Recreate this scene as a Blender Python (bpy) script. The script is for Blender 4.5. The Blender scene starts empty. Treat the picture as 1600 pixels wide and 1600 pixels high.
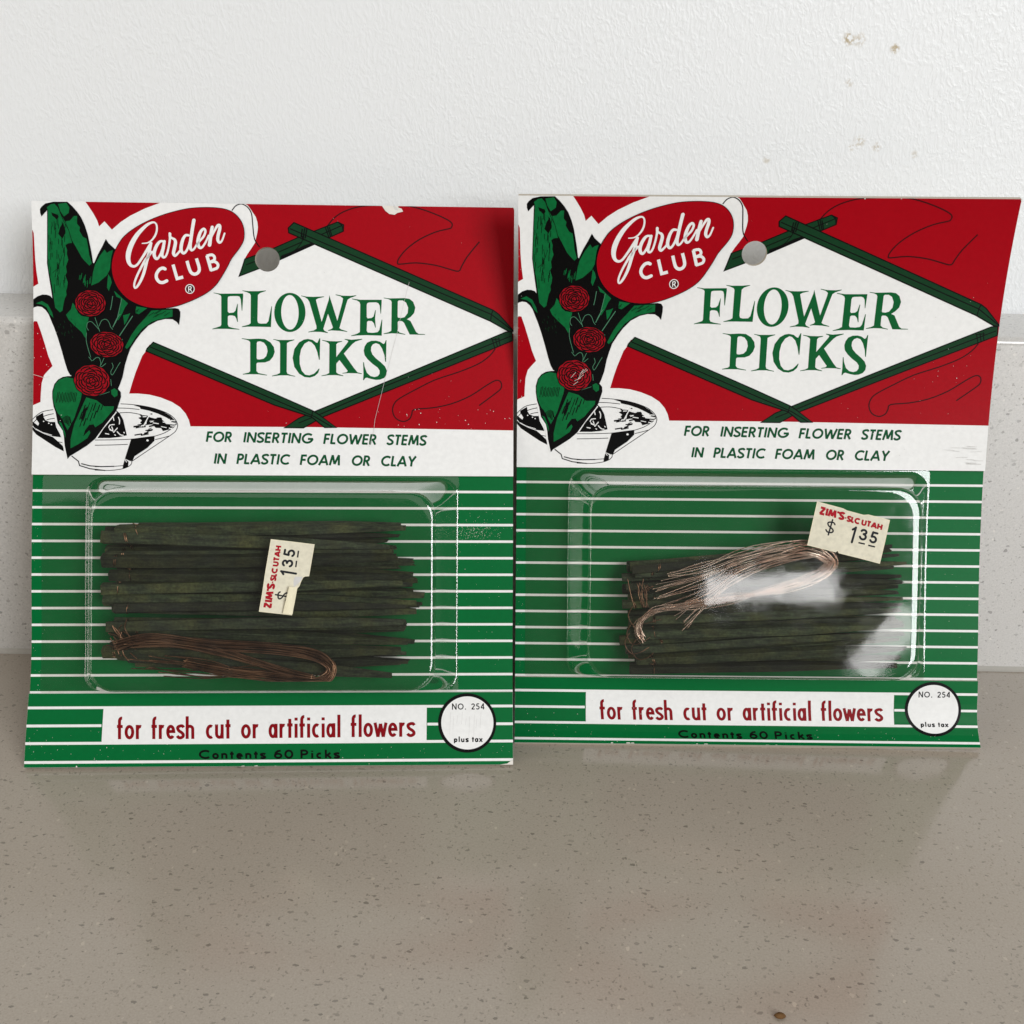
import bpy, math, random
from mathutils import Vector, Matrix, Quaternion
from mathutils.geometry import tessellate_polygon

random.seed(7)
MM = 0.001
scene = bpy.context.scene
COL = scene.collection

# ------------------------------------------------------------------ camera
CAM_PITCH, CAM_ROLL = 0.42034, 0.02264
CAM_LOC = Vector((0.0, -279.381, 169.975)) * MM
fw = Vector((0, math.cos(CAM_PITCH), -math.sin(CAM_PITCH)))
up = Vector((0, math.sin(CAM_PITCH), math.cos(CAM_PITCH)))
rt = Vector((1, 0, 0))
rc = rt * math.cos(CAM_ROLL) + up * math.sin(CAM_ROLL)
uc = up * math.cos(CAM_ROLL) - rt * math.sin(CAM_ROLL)
cd = bpy.data.cameras.new('camera')
cd.lens = 36 * 1852.6 / 1600
cd.sensor_width = 36
cd.clip_start = 0.01
cd.clip_end = 50
cam = bpy.data.objects.new('camera', cd)
COL.objects.link(cam)
cam.matrix_world = Matrix(((rc.x, uc.x, -fw.x, CAM_LOC.x), (rc.y, uc.y, -fw.y, CAM_LOC.y),
                           (rc.z, uc.z, -fw.z, CAM_LOC.z), (0, 0, 0, 1)))
scene.camera = cam

# ------------------------------------------------------------------ light
world = bpy.data.worlds.new('World')
scene.world = world
world.use_nodes = True
bg = world.node_tree.nodes['Background']
bg.inputs[0].default_value = (1.0, 0.90, 0.79, 1)
bg.inputs[1].default_value = 0.11


def area_lamp(name, loc, target, sx, sy, power, color, turn=0.0):
    ld = bpy.data.lights.new(name, 'AREA')
    ld.shape = 'RECTANGLE'
    ld.size, ld.size_y = sx, sy
    ld.energy = power
    ld.color = color
    lo = bpy.data.objects.new(name, ld)
    COL.objects.link(lo)
    lo.location = loc
    q = (Vector(target) - Vector(loc)).to_track_quat('-Z', 'Y') @ Quaternion((0, 0, 1), turn)
    lo.rotation_euler = q.to_euler()
    return lo


area_lamp('window_light', (1.15, -1.69, 0.90), (0.05, 0, 0.05), 0.95, 1.15, 40.5, (0.97, 0.985, 1.0))
# added fill lamp in place of daylight off the unseen ceiling
area_lamp('ceiling_fill_light', (-0.35, -1.15, 1.25), (0, 0, 0.05), 1.7, 1.1, 4.0, (1.0, 0.97, 0.93))
# added fill at the left, standing for bounce off an unseen wall
area_lamp('left_fill_light', (-1.55, -0.75, 0.55), (0, 0, 0.05), 1.1, 0.9, 8.5, (1.0, 0.95, 0.88))
# two narrow far panes whose mirror images lie on the right blister
area_lamp('far_pane_light', (0.39, -1.58, 0.470), (0.06, -.03, 0.041), 0.215, 0.046, 0.23, (1.0, 0.99, 0.98))
area_lamp('side_pane_light', (0.570, -1.59, 0.385), (0.09, -.03, 0.029), 0.135, 0.05, 0.125, (1.0, 0.99, 0.98), turn=0.80)

scene.view_settings.view_transform = 'Standard'
scene.view_settings.look = 'None'
scene.view_settings.exposure = 0
scene.view_settings.gamma = 1
scene.view_settings.use_curve_mapping = False


# ------------------------------------------------------------------ materials
class NT:
    def __init__(self, name):
        self.m = bpy.data.materials.new(name)
        self.m.use_nodes = True
        self.t = self.m.node_tree
        self.t.nodes.clear()
        self.out = self.t.nodes.new('ShaderNodeOutputMaterial')

    def n(self, kind, **kw):
        nd = self.t.nodes.new('ShaderNode' + kind)
        for k, v in kw.items():
            if k.startswith('i_'):
                key = k[2:]
                key = int(key) if key.isdigit() else key.replace('_', ' ')
                if isinstance(v, tuple) and len(v) == 2 and hasattr(v[0], 'bl_idname'):
                    self.t.links.new(v[0].outputs[v[1]], nd.inputs[key])
                elif hasattr(v, 'bl_idname'):
                    self.t.links.new(v.outputs[0], nd.inputs[key])
                else:
                    nd.inputs[key].default_value = v
            else:
                setattr(nd, k, v)
        return nd

    def math(self, op, a, b=0.0, clamp=False):
        return self.n('Math', operation=op, use_clamp=clamp, i_0=a, i_1=b)

    def mix(self, fac, a, b, blend='MIX'):
        nd = self.t.nodes.new('ShaderNodeMix')
        nd.data_type = 'RGBA'
        nd.blend_type = blend
        for key, v in ((0, fac), (6, a), (7, b)):
            if hasattr(v, 'bl_idname'):
                self.t.links.new(v.outputs[2 if v.bl_idname == 'ShaderNodeMix' else 0], nd.inputs[key])
            else:
                nd.inputs[key].default_value = v if key == 0 else (*v[:3], 1)
        return nd

    def col_to(self, src, node, key):
        self.t.links.new(src.outputs[2 if src.bl_idname == 'ShaderNodeMix' else 0], node.inputs[key])

    def finish(self, sh):
        self.t.links.new(sh.outputs[0], self.out.inputs[0])
        return self.m


def print_mat(name, color, rough=0.40, var=0.05, bump=0.00003, spec=0.08, metal=0.0, grime=0.025):
    """coated card stock carrying one printed ink"""
    t = NT(name)
    co = t.n('TexCoord')
    n1 = t.n('TexNoise', i_Vector=(co, 3), i_Scale=900.0, i_Detail=4.0)
    n2 = t.n('TexNoise', i_Vector=(co, 3), i_Scale=45.0, i_Detail=3.0)
    f1 = t.n('MapRange', i_0=n1, i_1=0.3, i_2=0.7, i_3=1.0 - var, i_4=1.0 + var * 0.3)
    f2 = t.n('MapRange', i_0=n2, i_1=0.35, i_2=0.7, i_3=1.0, i_4=1.0 - grime)
    f = t.math('MULTIPLY', f1, f2)
    cb = t.n('CombineColor', i_0=f, i_1=f, i_2=f)
    c = t.mix(1.0, color, cb, 'MULTIPLY')
    p = t.n('BsdfPrincipled', i_Roughness=rough, i_Metallic=metal)
    t.col_to(c, p, 'Base Color')
    p.inputs['Specular IOR Level'].default_value = spec
    nb = t.n('TexNoise', i_Vector=(co, 3), i_Scale=1300.0, i_Detail=2.0)
    b = t.n('Bump', i_Strength=0.5, i_Distance=bump, i_Height=nb)
    t.t.links.new(b.outputs[0], p.inputs['Normal'])
    return t.finish(p)


M_WHITE = print_mat('white_card', (0.80, 0.80, 0.785))
M_RED = print_mat('red_ink', (0.335, 0.0005, 0.006), rough=0.36, spec=0.08)
M_GREEN = print_mat('green_ink', (0.0005, 0.125, 0.030), rough=0.36, spec=0.08)
M_TITLE = print_mat('title_green_ink', (0.003, 0.10, 0.025))
M_BAR = print_mat('pick_green_ink', (0.006, 0.040, 0.014))
M_BLACK = print_mat('black_ink', (0.002, 0.002, 0.002))
M_LEAF = print_mat('leaf_green_ink', (0.003, 0.13, 0.034), var=0.2)
M_ROSE = print_mat('rose_red_ink', (0.30, 0.003, 0.010))
M_SLOGAN = print_mat('dark_red_ink', (0.22, 0.002, 0.006))
M_INSTR = print_mat('dark_green_ink', (0.004, 0.072, 0.024))
M_STRING = print_mat('dark_line_ink', (0.045, 0.003, 0.005))
M_VEIN = print_mat('pale_vein_ink', (0.07, 0.21, 0.12))
M_CREAM = print_mat('sticker_paper', (0.72, 0.68, 0.54), rough=0.6, var=0.12, grime=0.12)
M_CREAM2 = print_mat('sticker_back', (0.80, 0.74, 0.54), rough=0.6)
M_SRED = print_mat('sticker_red_ink', (0.36, 0.01, 0.02), rough=0.6)
M_SINK = print_mat('price_ink', (0.018, 0.020, 0.024), rough=0.6)
M_EDGE = print_mat('card_core', (0.50, 0.45, 0.37), rough=0.8, spec=0.2)
M_SCUFF = print_mat('scuffed_paper', (0.72, 0.69, 0.63), rough=0.7)
M_GRIME = print_mat('grey_grime', (0.60, 0.59, 0.57), rough=0.6)


def wood_mat(name, c1, c2, c3):
    t = NT(name)
    co = t.n('TexCoord')
    rnd = t.n('ObjectInfo')
    off = t.math('MULTIPLY', (rnd, 5), 3.0)
    vec = t.n('VectorMath', operation='ADD', i_0=(co, 3), i_1=off)
    mp = t.n('Mapping', i_Vector=vec, i_Scale=(160, 1500, 1500))
    n1 = t.n('TexNoise', i_Vector=mp, i_Scale=1.0, i_Detail=5.0, i_Roughness=0.65)
    n2 = t.n('TexNoise', i_Vector=vec, i_Scale=140.0, i_Detail=2.0)
    n3 = t.n('TexNoise', i_Vector=vec, i_Scale=1600.0, i_Detail=2.0)
    a = t.mix(t.n('MapRange', i_0=n1, i_1=0.35, i_2=0.68), c1, c2)
    a2 = t.mix(t.n('MapRange', i_0=n2, i_1=0.45, i_2=0.75, i_4=0.55), a, c3)
    f = t.n('MapRange', i_0=n3, i_1=0.3, i_2=0.7, i_3=0.55, i_4=1.25)
    f2 = t.n('MapRange', i_0=(rnd, 5), i_1=0.0, i_2=1.0, i_3=0.45, i_4=1.7)
    ff = t.math('MULTIPLY', f, f2)
    cb = t.n('CombineColor', i_0=ff, i_1=ff, i_2=ff)
    c = t.mix(1.0, a2, cb, 'MULTIPLY')
    p = t.n('BsdfPrincipled', i_Roughness=0.72)
    t.col_to(c, p, 'Base Color')
    p.inputs['Specular IOR Level'].default_value = 0.3
    b = t.n('Bump', i_Strength=0.8, i_Distance=0.00012, i_Height=n1)
    t.t.links.new(b.outputs[0], p.inputs['Normal'])
    return t.finish(p)


M_WOOD = wood_mat('green_stained_wood', (0.006, 0.009, 0.005), (0.033, 0.046, 0.022), (0.062, 0.064, 0.018))


def metal_mat(name, c1, c2, rough):
    t = NT(name)
    co = t.n('TexCoord')
    n = t.n('TexNoise', i_Vector=(co, 3), i_Scale=200.0, i_Detail=3.0)
    c = t.mix(t.n('MapRange', i_0=n, i_1=0.35, i_2=0.65), c1, c2)
    ri = t.n('ObjectInfo')
    rf = t.n('MapRange', i_0=(ri, 5), i_3=0.45, i_4=1.25)   # each strand tarnished to its own degree
    c = t.mix(1.0, c, t.n('CombineColor', i_0=rf, i_1=rf, i_2=rf), 'MULTIPLY')
    p = t.n('BsdfPrincipled', i_Roughness=rough, i_Metallic=1.0)
    t.col_to(c, p, 'Base Color')
    return t.finish(p)


M_WIRE_L = metal_mat('brown_copper_wire', (0.14, 0.075, 0.05), (0.32, 0.18, 0.11), 0.30)
M_WIRE_R = metal_mat('bright_copper_wire', (0.56, 0.36, 0.27), (0.95, 0.78, 0.68), 0.22)


def plastic_mat(name, haze):
    """thin clear vacuum-formed sheet: Schlick mix of clear and mirror, with a little surface haze"""
    t = NT(name)
    co = t.n('TexCoord')
    nz = t.n('TexNoise', i_Vector=(co, 3), i_Scale=70.0, i_Detail=2.0)
    bp = t.n('Bump', i_Strength=0.022, i_Distance=0.0005, i_Height=nz)
    gm = t.n('NewGeometry')
    dt = t.n('VectorMath', operation='DOT_PRODUCT', i_0=(gm, 1), i_1=(gm, 4))
    ab = t.math('ABSOLUTE', (dt, 1))
    om = t.math('SUBTRACT', 1.0, ab, True)
    pw = t.math('POWER', om, 3.4)
    fr = t.math('MULTIPLY', pw, 0.95)
    fr = t.math('ADD', fr, 0.07, True)
    tr = t.n('BsdfTransparent', i_Color=(0.905, 0.905, 0.875, 1))
    rn = t.n('TexNoise', i_Vector=(co, 3), i_Scale=260.0, i_Detail=4.0)
    rg = t.n('MapRange', i_0=rn, i_1=0.4, i_2=0.72, i_3=0.03, i_4=0.075)
    gl = t.n('BsdfGlossy', i_Color=(1, 1, 1, 1), i_Roughness=rg)
    t.t.links.new(bp.outputs[0], gl.inputs['Normal'])
    mx = t.n('MixShader', i_0=fr, i_1=tr, i_2=gl)
    sc = t.n('TexNoise', i_Vector=(co, 3), i_Scale=120.0, i_Detail=6.0, i_Roughness=0.7)
    hz = t.n('MapRange', i_0=sc, i_1=0.42, i_2=0.75, i_3=haze * 0.5, i_4=haze * 2.2)
    df = t.n('BsdfDiffuse', i_Color=(0.75, 0.77, 0.74, 1))
    m2 = t.n('MixShader', i_0=hz, i_1=mx, i_2=df)
    return t.finish(m2)


M_PLASTIC = plastic_mat('clear_plastic', 0.005)


def quartz_mat(name, base, base2):
    def dk(k):
        return (base[0] * k, base[1] * k * 0.98, base[2] * k * 0.95)
    t = NT(name)
    co = t.n('TexCoord')
    n0 = t.n('TexNoise', i_Vector=(co, 3), i_Scale=22.0, i_Detail=3.0)
    c = t.mix(t.n('MapRange', i_0=n0, i_1=0.3, i_2=0.7), base, base2)
    gr = t.n('TexNoise', i_Vector=(co, 3), i_Scale=2400.0, i_Detail=3.0)
    g = t.n('MapRange', i_0=gr, i_1=0.3, i_2=0.7, i_3=0.90, i_4=1.07)
    c = t.mix(1.0, c, t.n('CombineColor', i_0=g, i_1=g, i_2=g), 'MULTIPLY')
    wob = t.n('TexNoise', i_Vector=(co, 3), i_Scale=900.0, i_Detail=2.0)
    wv = t.n('VectorMath', operation='SCALE', i_0=(wob, 1))
    wv.inputs['Scale'].default_value = 0.0012
    for k, (scale, rot, sz, dens, dark) in enumerate((
            (430.0, 0.5, (1, 1.9, 1.4), 0.70, dk(0.42)),
            (640.0, -0.7, (1.8, 1, 1.5), 0.75, dk(0.52)),
            (1000.0, 1.2, (1, 1.6, 1.3), 0.75, dk(0.66)),
            (480.0, 2.1, (1.3, 1, 1.8), 0.16, dk(1.25)))):
        mp = t.n('Mapping', i_Vector=t.n('VectorMath', operation='ADD', i_0=(co, 3), i_1=wv),
                 i_Rotation=(rot, rot * 0.6, rot), i_Scale=sz)
        vo = t.n('TexVoronoi', i_Vector=mp, i_Scale=scale)
        sep = t.n('SeparateColor', i_0=(vo, 1))
        keep = t.math('LESS_THAN', (sep, 0), dens)
        rad = t.n('MapRange', i_0=(sep, 1), i_3=0.085, i_4=0.275)
        ins = t.math('LESS_THAN', (vo, 0), rad)
        f = t.math('MULTIPLY', keep, ins)
        st = t.n('MapRange', i_0=(sep, 2), i_3=0.25, i_4=0.85)
        f = t.math('MULTIPLY', f, st)
        c = t.mix(f, c, dark)
    p = t.n('BsdfPrincipled', i_Roughness=0.135)
    t.col_to(c, p, 'Base Color')
    p.inputs['Specular IOR Level'].default_value = 0.62
    nb = t.n('TexNoise', i_Vector=(co, 3), i_Scale=60.0, i_Detail=2.0)
    b = t.n('Bump', i_Strength=0.25, i_Distance=0.0001, i_Height=nb)
    t.t.links.new(b.outputs[0], p.inputs['Normal'])
    return t.finish(p)


M_QUARTZ_DIM = quartz_mat('dimmed_speckled_quartz', (0.385, 0.338, 0.280), (0.36, 0.313, 0.256))  # same stone as the upstand, darker and warmer to paint in dimmer light
M_QUARTZ_UP = quartz_mat('speckled_quartz', (0.57, 0.555, 0.53), (0.545, 0.525, 0.495))


def wall_mat():
    t = NT('white_textured_paint')
    co = t.n('TexCoord')
    mp = t.n('Mapping', i_Vector=(co, 3), i_Rotation=(0, 0.55, 0), i_Scale=(1.0, 1.0, 0.55))
    wob = t.n('TexNoise', i_Vector=(co, 3), i_Scale=180.0, i_Detail=2.0)
    mv = t.n('VectorMath', operation='SCALE', i_0=(wob, 1))
    mv.inputs['Scale'].default_value = 0.003
    vv = t.n('VectorMath', operation='ADD', i_0=mp, i_1=mv)
    n1 = t.n('TexNoise', i_Vector=vv, i_Scale=1300.0, i_Detail=2.0, i_Roughness=0.5)
    n2 = t.n('TexNoise', i_Vector=(co, 3), i_Scale=30.0, i_Detail=2.0)
    amp = t.n('MapRange', i_0=n2, i_1=0.3, i_2=0.7, i_3=0.55, i_4=1.1)
    h = t.n('MapRange', i_0=n1, i_1=0.42, i_2=0.68)
    h2 = t.math('MULTIPLY', h, amp)
    b = t.n('Bump', i_Strength=0.30, i_Distance=0.0003, i_Height=h2)
    # brown splash marks of dried paint drops, each at its own place on the wall
    sep = t.n('SeparateXYZ', i_0=(co, 3))
    ns = t.n('TexNoise', i_Vector=(co, 3), i_Scale=1100.0, i_Detail=3.0)
    nn = t.n('MapRange', i_0=ns, i_1=0.44, i_2=0.56)
    tot = None
    for (sx, sz, r, k) in STAINS:
        dx = t.math('SUBTRACT', (sep, 0), sx * MM)
        dz = t.math('SUBTRACT', (sep, 2), sz * MM)
        d2 = t.math('ADD', t.math('MULTIPLY', dx, dx), t.math('MULTIPLY', dz, dz))
        d = t.math('SQRT', d2)
        m = t.n('MapRange', i_0=d, i_1=r * MM, i_2=r * 0.4 * MM, i_3=0.0, i_4=k)
        tot = m if tot is None else t.math('MAXIMUM', tot, m)
    f = t.math('MULTIPLY', tot, nn)
    c = t.mix(f, (0.80, 0.815, 0.82), (0.46, 0.38, 0.25))
    p = t.n('BsdfPrincipled', i_Roughness=0.42)
    t.col_to(c, p, 'Base Color')
    t.t.links.new(b.outputs[0], p.inputs['Normal'])
    return t.finish(p)


STAINS = [(78.3, 159.2, 1.9, 0.95), (80.8, 159.0, 2.0, 0.55), (89.6, 157.2, 1.4, 1.0), (79.6, 149.2, 1.2, 0.5),
          (84.0, 135.6, 1.9, 0.5), (82.4, 134.3, 1.2, 0.5), (88.5, 134.4, 1.4, 0.5), (61.5, 130.7, 1.1, 0.5), (98.2, 132.8, 1.2, 0.4)]
M_WALL = wall_mat()


# ------------------------------------------------------------------ helpers for objects
def link_mesh(name, verts, faces, mats, parent=None, idx=None, smooth=False, origin=None):
    me = bpy.data.meshes.new(name)
    o_ = origin if origin is not None else Vector((0, 0, 0))
    me.from_pydata([tuple(Vector(v) - o_) for v in verts], [], faces)
    for m in (mats if isinstance(mats, (list, tuple)) else [mats]):
        me.materials.append(m)
    if idx is not None:
        me.polygons.foreach_set('material_index', idx)
    if smooth:
        me.polygons.foreach_set('use_smooth', [True] * len(me.polygons))
    me.update()
    ob = bpy.data.objects.new(name, me)
    COL.objects.link(ob)
    if parent is not None:
        ob.parent = parent
    return ob


def tag(o, label=None, cat=None, group=None, kind=None):
    if label:
        o['label'] = label
    if cat:
        o['category'] = cat
    if group:
        o['group'] = group
    if kind:
        o['kind'] = kind


# ------------------------------------------------------------------ setting
UP_H, UP_T, UP_Y, UP_YAW = 93.44, 25.6, 0.9, 0.0086


def slab(name, prof, x0, x1, yaw, mat, label, cat):
    """extrude a closed (y, z) profile along x, then turn it by yaw"""
    vs, fs = [], []
    n = len(prof)
    c, s = math.cos(yaw), math.sin(yaw)
    for x in (x0, x1):
        for (y, z) in prof:
            vs.append(((x * c - y * s) * MM, (x * s + y * c) * MM, z * MM))
    for i in range(n):
        j = (i + 1) % n
        fs.append((i, j, n + j, n + i))
    fs.append(tuple(range(n - 1, -1, -1)))
    fs.append(tuple(range(n, 2 * n)))
    o = link_mesh(name, vs, fs, mat)
    tag(o, label, cat, kind='structure')
    return o


def rounded(y0, y1, z0, z1, r):
    """profile with its two upper edges eased"""
    p = [(y0, z0)]
    for k in range(7):
        a = math.pi - k * math.pi / 12
        p.append((y0 + r + r * math.cos(a), z1 - r + r * math.sin(a)))
    for k in range(7):
        a = math.pi / 2 - k * math.pi / 12
        p.append((y1 - r + r * math.cos(a), z1 - r + r * math.sin(a)))
    p.append((y1, z0))
    return p[::-1]


slab('countertop', [(-620, -30), (-620, 0), (30, 0), (30, -30)][::-1], -1100, 1100, 0, M_QUARTZ_DIM,
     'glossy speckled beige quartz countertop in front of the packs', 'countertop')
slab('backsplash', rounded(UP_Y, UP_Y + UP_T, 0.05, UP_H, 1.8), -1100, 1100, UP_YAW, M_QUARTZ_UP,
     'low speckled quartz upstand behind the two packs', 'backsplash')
slab('wall', [(UP_Y + UP_T + 0.1, -30), (UP_Y + UP_T + 0.1, 900), (UP_Y + UP_T + 60, 900), (UP_Y + UP_T + 60, -30)][::-1],
     -1100, 1100, UP_YAW, M_WALL, 'white textured painted wall with small brown marks', 'wall')
# thin bead of sealant where upstand meets counter
bead = [(UP_Y - 1.1, 0.02), (UP_Y - 0.55, 0.42), (UP_Y - 0.02, 1.1), (UP_Y - 0.02, 0.02)][::-1]
slab('sealant_line', bead, -1100, 1100, UP_YAW, print_mat('grey_sealant', (0.42, 0.40, 0.36), rough=0.5),
     'thin grey sealant line between countertop and upstand', 'sealant')

# ------------------------------------------------------------------ card surface
CARD_W, CARD_H = 114.0, 133.763
KNOTS = (0., 12., 35., 68., 100., 135.)


class Card:
    """a leaning, slightly bent card: (u, v, d) in mm -> world"""

    def __init__(self, x0, y0, yaw, roll, twist, lean, lift=0.0):
        self.p = (x0, y0, yaw, roll, twist)
        self.lift = lift
        self.yy, self.zz, self.aa = [0.0], [0.0], []
        for i in range(141):
            self.aa.append(self._lean(lean, i))
        for i in range(140):
            a = 0.5 * (self.aa[i] + self.aa[i + 1])
            self.yy.append(self.yy[-1] + math.sin(a))
            self.zz.append(self.zz[-1] + math.cos(a))
        self.rows = {}
        self.base = self.world(57, 0, 0)

    @staticmethod
    def _lean(lean, s):
        for k in range(5):
            if s <= KNOTS[k + 1]:
                t = (s - KNOTS[k]) / (KNOTS[k + 1] - KNOTS[k])
                return lean[k] * (1 - t) + lean[k + 1] * t
        return lean[-1]

    def _look(self, arr, v):
        if v <= 0:
            return arr[0] + v * (arr[1] - arr[0])
        i = min(int(v), 139)
        return arr[i] + (v - i) * (arr[i + 1] - arr[i])

    def flat(self, u, v):
        x0, y0, yaw, rl, tw = self.p
        u2 = u - CARD_W / 2
        uu = u2 * math.cos(rl) - v * math.sin(rl)
        vv = v * math.cos(rl) + u2 * math.sin(rl)
        py = self._look(self.yy, vv) + tw * uu * max(vv, 0) ** 2 / 1e4
        pz = self._look(self.zz, vv)
        return Vector((x0 + uu * math.cos(yaw) - py * math.sin(yaw),
                       y0 + uu * math.sin(yaw) + py * math.cos(yaw), pz + self.lift))

    def world(self, u, v, d):
        P = self.flat(u, v)
        if d:
            e = 1.5
            n = (self.flat(u + e, v) - self.flat(u - e, v)).cross(self.flat(u, v + e) - self.flat(u, v - e))
            P = P + n.normalized() * d
        return P * MM


    def ply(self, u, v, d):
        """same surface, straight between rows, shared by every layer of ink and stock"""
        j = math.floor(v / ROW + 1e-6)
        t = v / ROW - j
        key = (round(u, 4), j, round(d, 5))
        A = self.rows.get(key)
        if A is None:
            A = self.rows[key] = (self.world(u, j * ROW, d), self.world(u, (j + 1) * ROW, d))
        return A[0] * (1 - t) + A[1] * t


ROW = 1.6
LEFT = Card(-55.342, -49.097, 0.05455, -0.00374, 0.00936, (0.5383, 0.6325, 0.38594, 0.4893, 0.42925, 0.31949), 0.10)
RIGHT = Card(58.879, -37.236, -0.00821, 0.0175, -0.00107, (1.05285, 0.3338, 0.41716, 0.28547, 0.13411, -0.11226), 0.30)



class Rigid:
    """stiff flat frame of the formed tray: meets the card at its rim, plane away from it"""

    def __init__(self, card):
        self.card, self.base = card, card.base
        e = 18.0
        self.o = card.world(57, 43, 0)
        self.eu = (card.world(57 + e, 43, 0) - card.world(57 - e, 43, 0)) / (2 * e)
        self.ev = (card.world(57, 43 + e, 0) - card.world(57, 43 - e, 0)) / (2 * e)
        self.n = self.eu.cross(self.ev).normalized() * MM

    def world(self, u, v, d):
        w = min(1.0, max(0.0, (d - 0.4) / 3.0))
        r = self.o + self.eu * (u - 57) + self.ev * (v - 43) + self.n * d
        return self.card.world(u, v, d) * (1 - w) + r * w

    ply = world


# image pixels traced on the left card -> mm on the card (fitted polynomial)
_T = [(i, j) for i in range(6) for j in range(6) if i + j <= 5]
_KU = [55.4039, 0.7066, -0.3493, -0.5705, 0.8307, 0.5545, 60.7451, -0.3208, 0.4302, -0.0667, -1.1065, 0.6989, -0.1083,
       0.0264, -0.0008, 0.008, -0.0034, 0.0019, 0.0001, -0.0001, 0.0]
_KV = [66.4188, -69.2017, 0.399, 0.0453, -0.0822, 0.5465, 0.2172, -0.594, 0.015, -0.0355, -0.0032, 0.0025, -0.0054,
       0.0004, -0.0018, 0.0, -0.0001, 0.0, 0.0, 0.0, 0.0]


def art(p):
    X, Y = (p[0] - 420) / 400, (p[1] - 760) / 450
    u = v = 0.0
    for (i, j), a, b in zip(_T, _KU, _KV):
        m = X ** i * Y ** j
        u += a * m
        v += b * m
    return (u, v)


def fr(ox, oy, s, txt):
    """image pixels of points traced in an enlarged crop: origin and enlargement"""
    a = [float(w) for w in txt.replace(',', ' ').split()]
    return [(ox + a[i] / s, oy + a[i + 1] / s) for i in range(0, len(a), 2)]


def FA(t): return fr(30, 300, 4, t)
def FB(t): return fr(430, 300, 4, t)
def FC(t): return fr(30, 600, 4, t)
def H1(t): return fr(40, 310, 10.667, t)
def H2(t): return fr(40, 440, 10.667, t)
def H3(t): return fr(140, 440, 10.667, t)
def H4(t): return fr(40, 580, 10.667, t)
def H5(t): return fr(150, 600, 10.667, t)
def K1(t): return fr(190, 320, 8.889, t)
def K2(t): return fr(330, 445, 9.412, t)
def K3(t): return fr(490, 445, 9.412, t)
def K4(t): return fr(360, 310, 8, t)


def smooth_path(pts, n=4, closed=False):
    """Catmull-Rom through points of any dimension"""
    out, N = [], len(pts)
    rng = range(N) if closed else range(N - 1)
    for i in rng:
        if closed:
            p0, p1, p2, p3 = pts[i - 1], pts[i], pts[(i + 1) % N], pts[(i + 2) % N]
        else:
            p1, p2 = pts[i], pts[i + 1]
            p0 = pts[i - 1] if i else p1
            p3 = pts[i + 2] if i + 2 < N else p2
        for k in range(n):
            t = k / n
            out.append(tuple(0.5 * (2 * b + (c - a) * t + (2 * a - 5 * b + 4 * c - d) * t * t +
                                    (3 * b - a - 3 * c + d) * t ** 3) for a, b, c, d in zip(p0, p1, p2, p3)))
    if not closed:
        out.append(tuple(pts[-1]))
    return out


def ring_pts(cx, cy, rx, ry, n=40, rot=0.0):
    c, s = math.cos(rot), math.sin(rot)
    return [(cx + rx * math.cos(a) * c - ry * math.sin(a) * s, cy + rx * math.cos(a) * s + ry * math.sin(a) * c)
            for a in (2 * math.pi * k / n for k in range(n))]


def clip_half(poly, a, b, c):
    """keep a*x + b*y <= c"""
    out = []
    n = len(poly)
    for i in range(n):
        p, q = poly[i], poly[(i + 1) % n]
        dp, dq = a * p[0] + b * p[1] - c, a * q[0] + b * q[1] - c
        if dp <= 0:
            out.append(p)
        if (dp < 0 < dq) or (dq < 0 < dp):
            t = dp / (dp - dq)
            out.append((p[0] + t * (q[0] - p[0]), p[1] + t * (q[1] - p[1])))
    return out


HOLE = None


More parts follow.
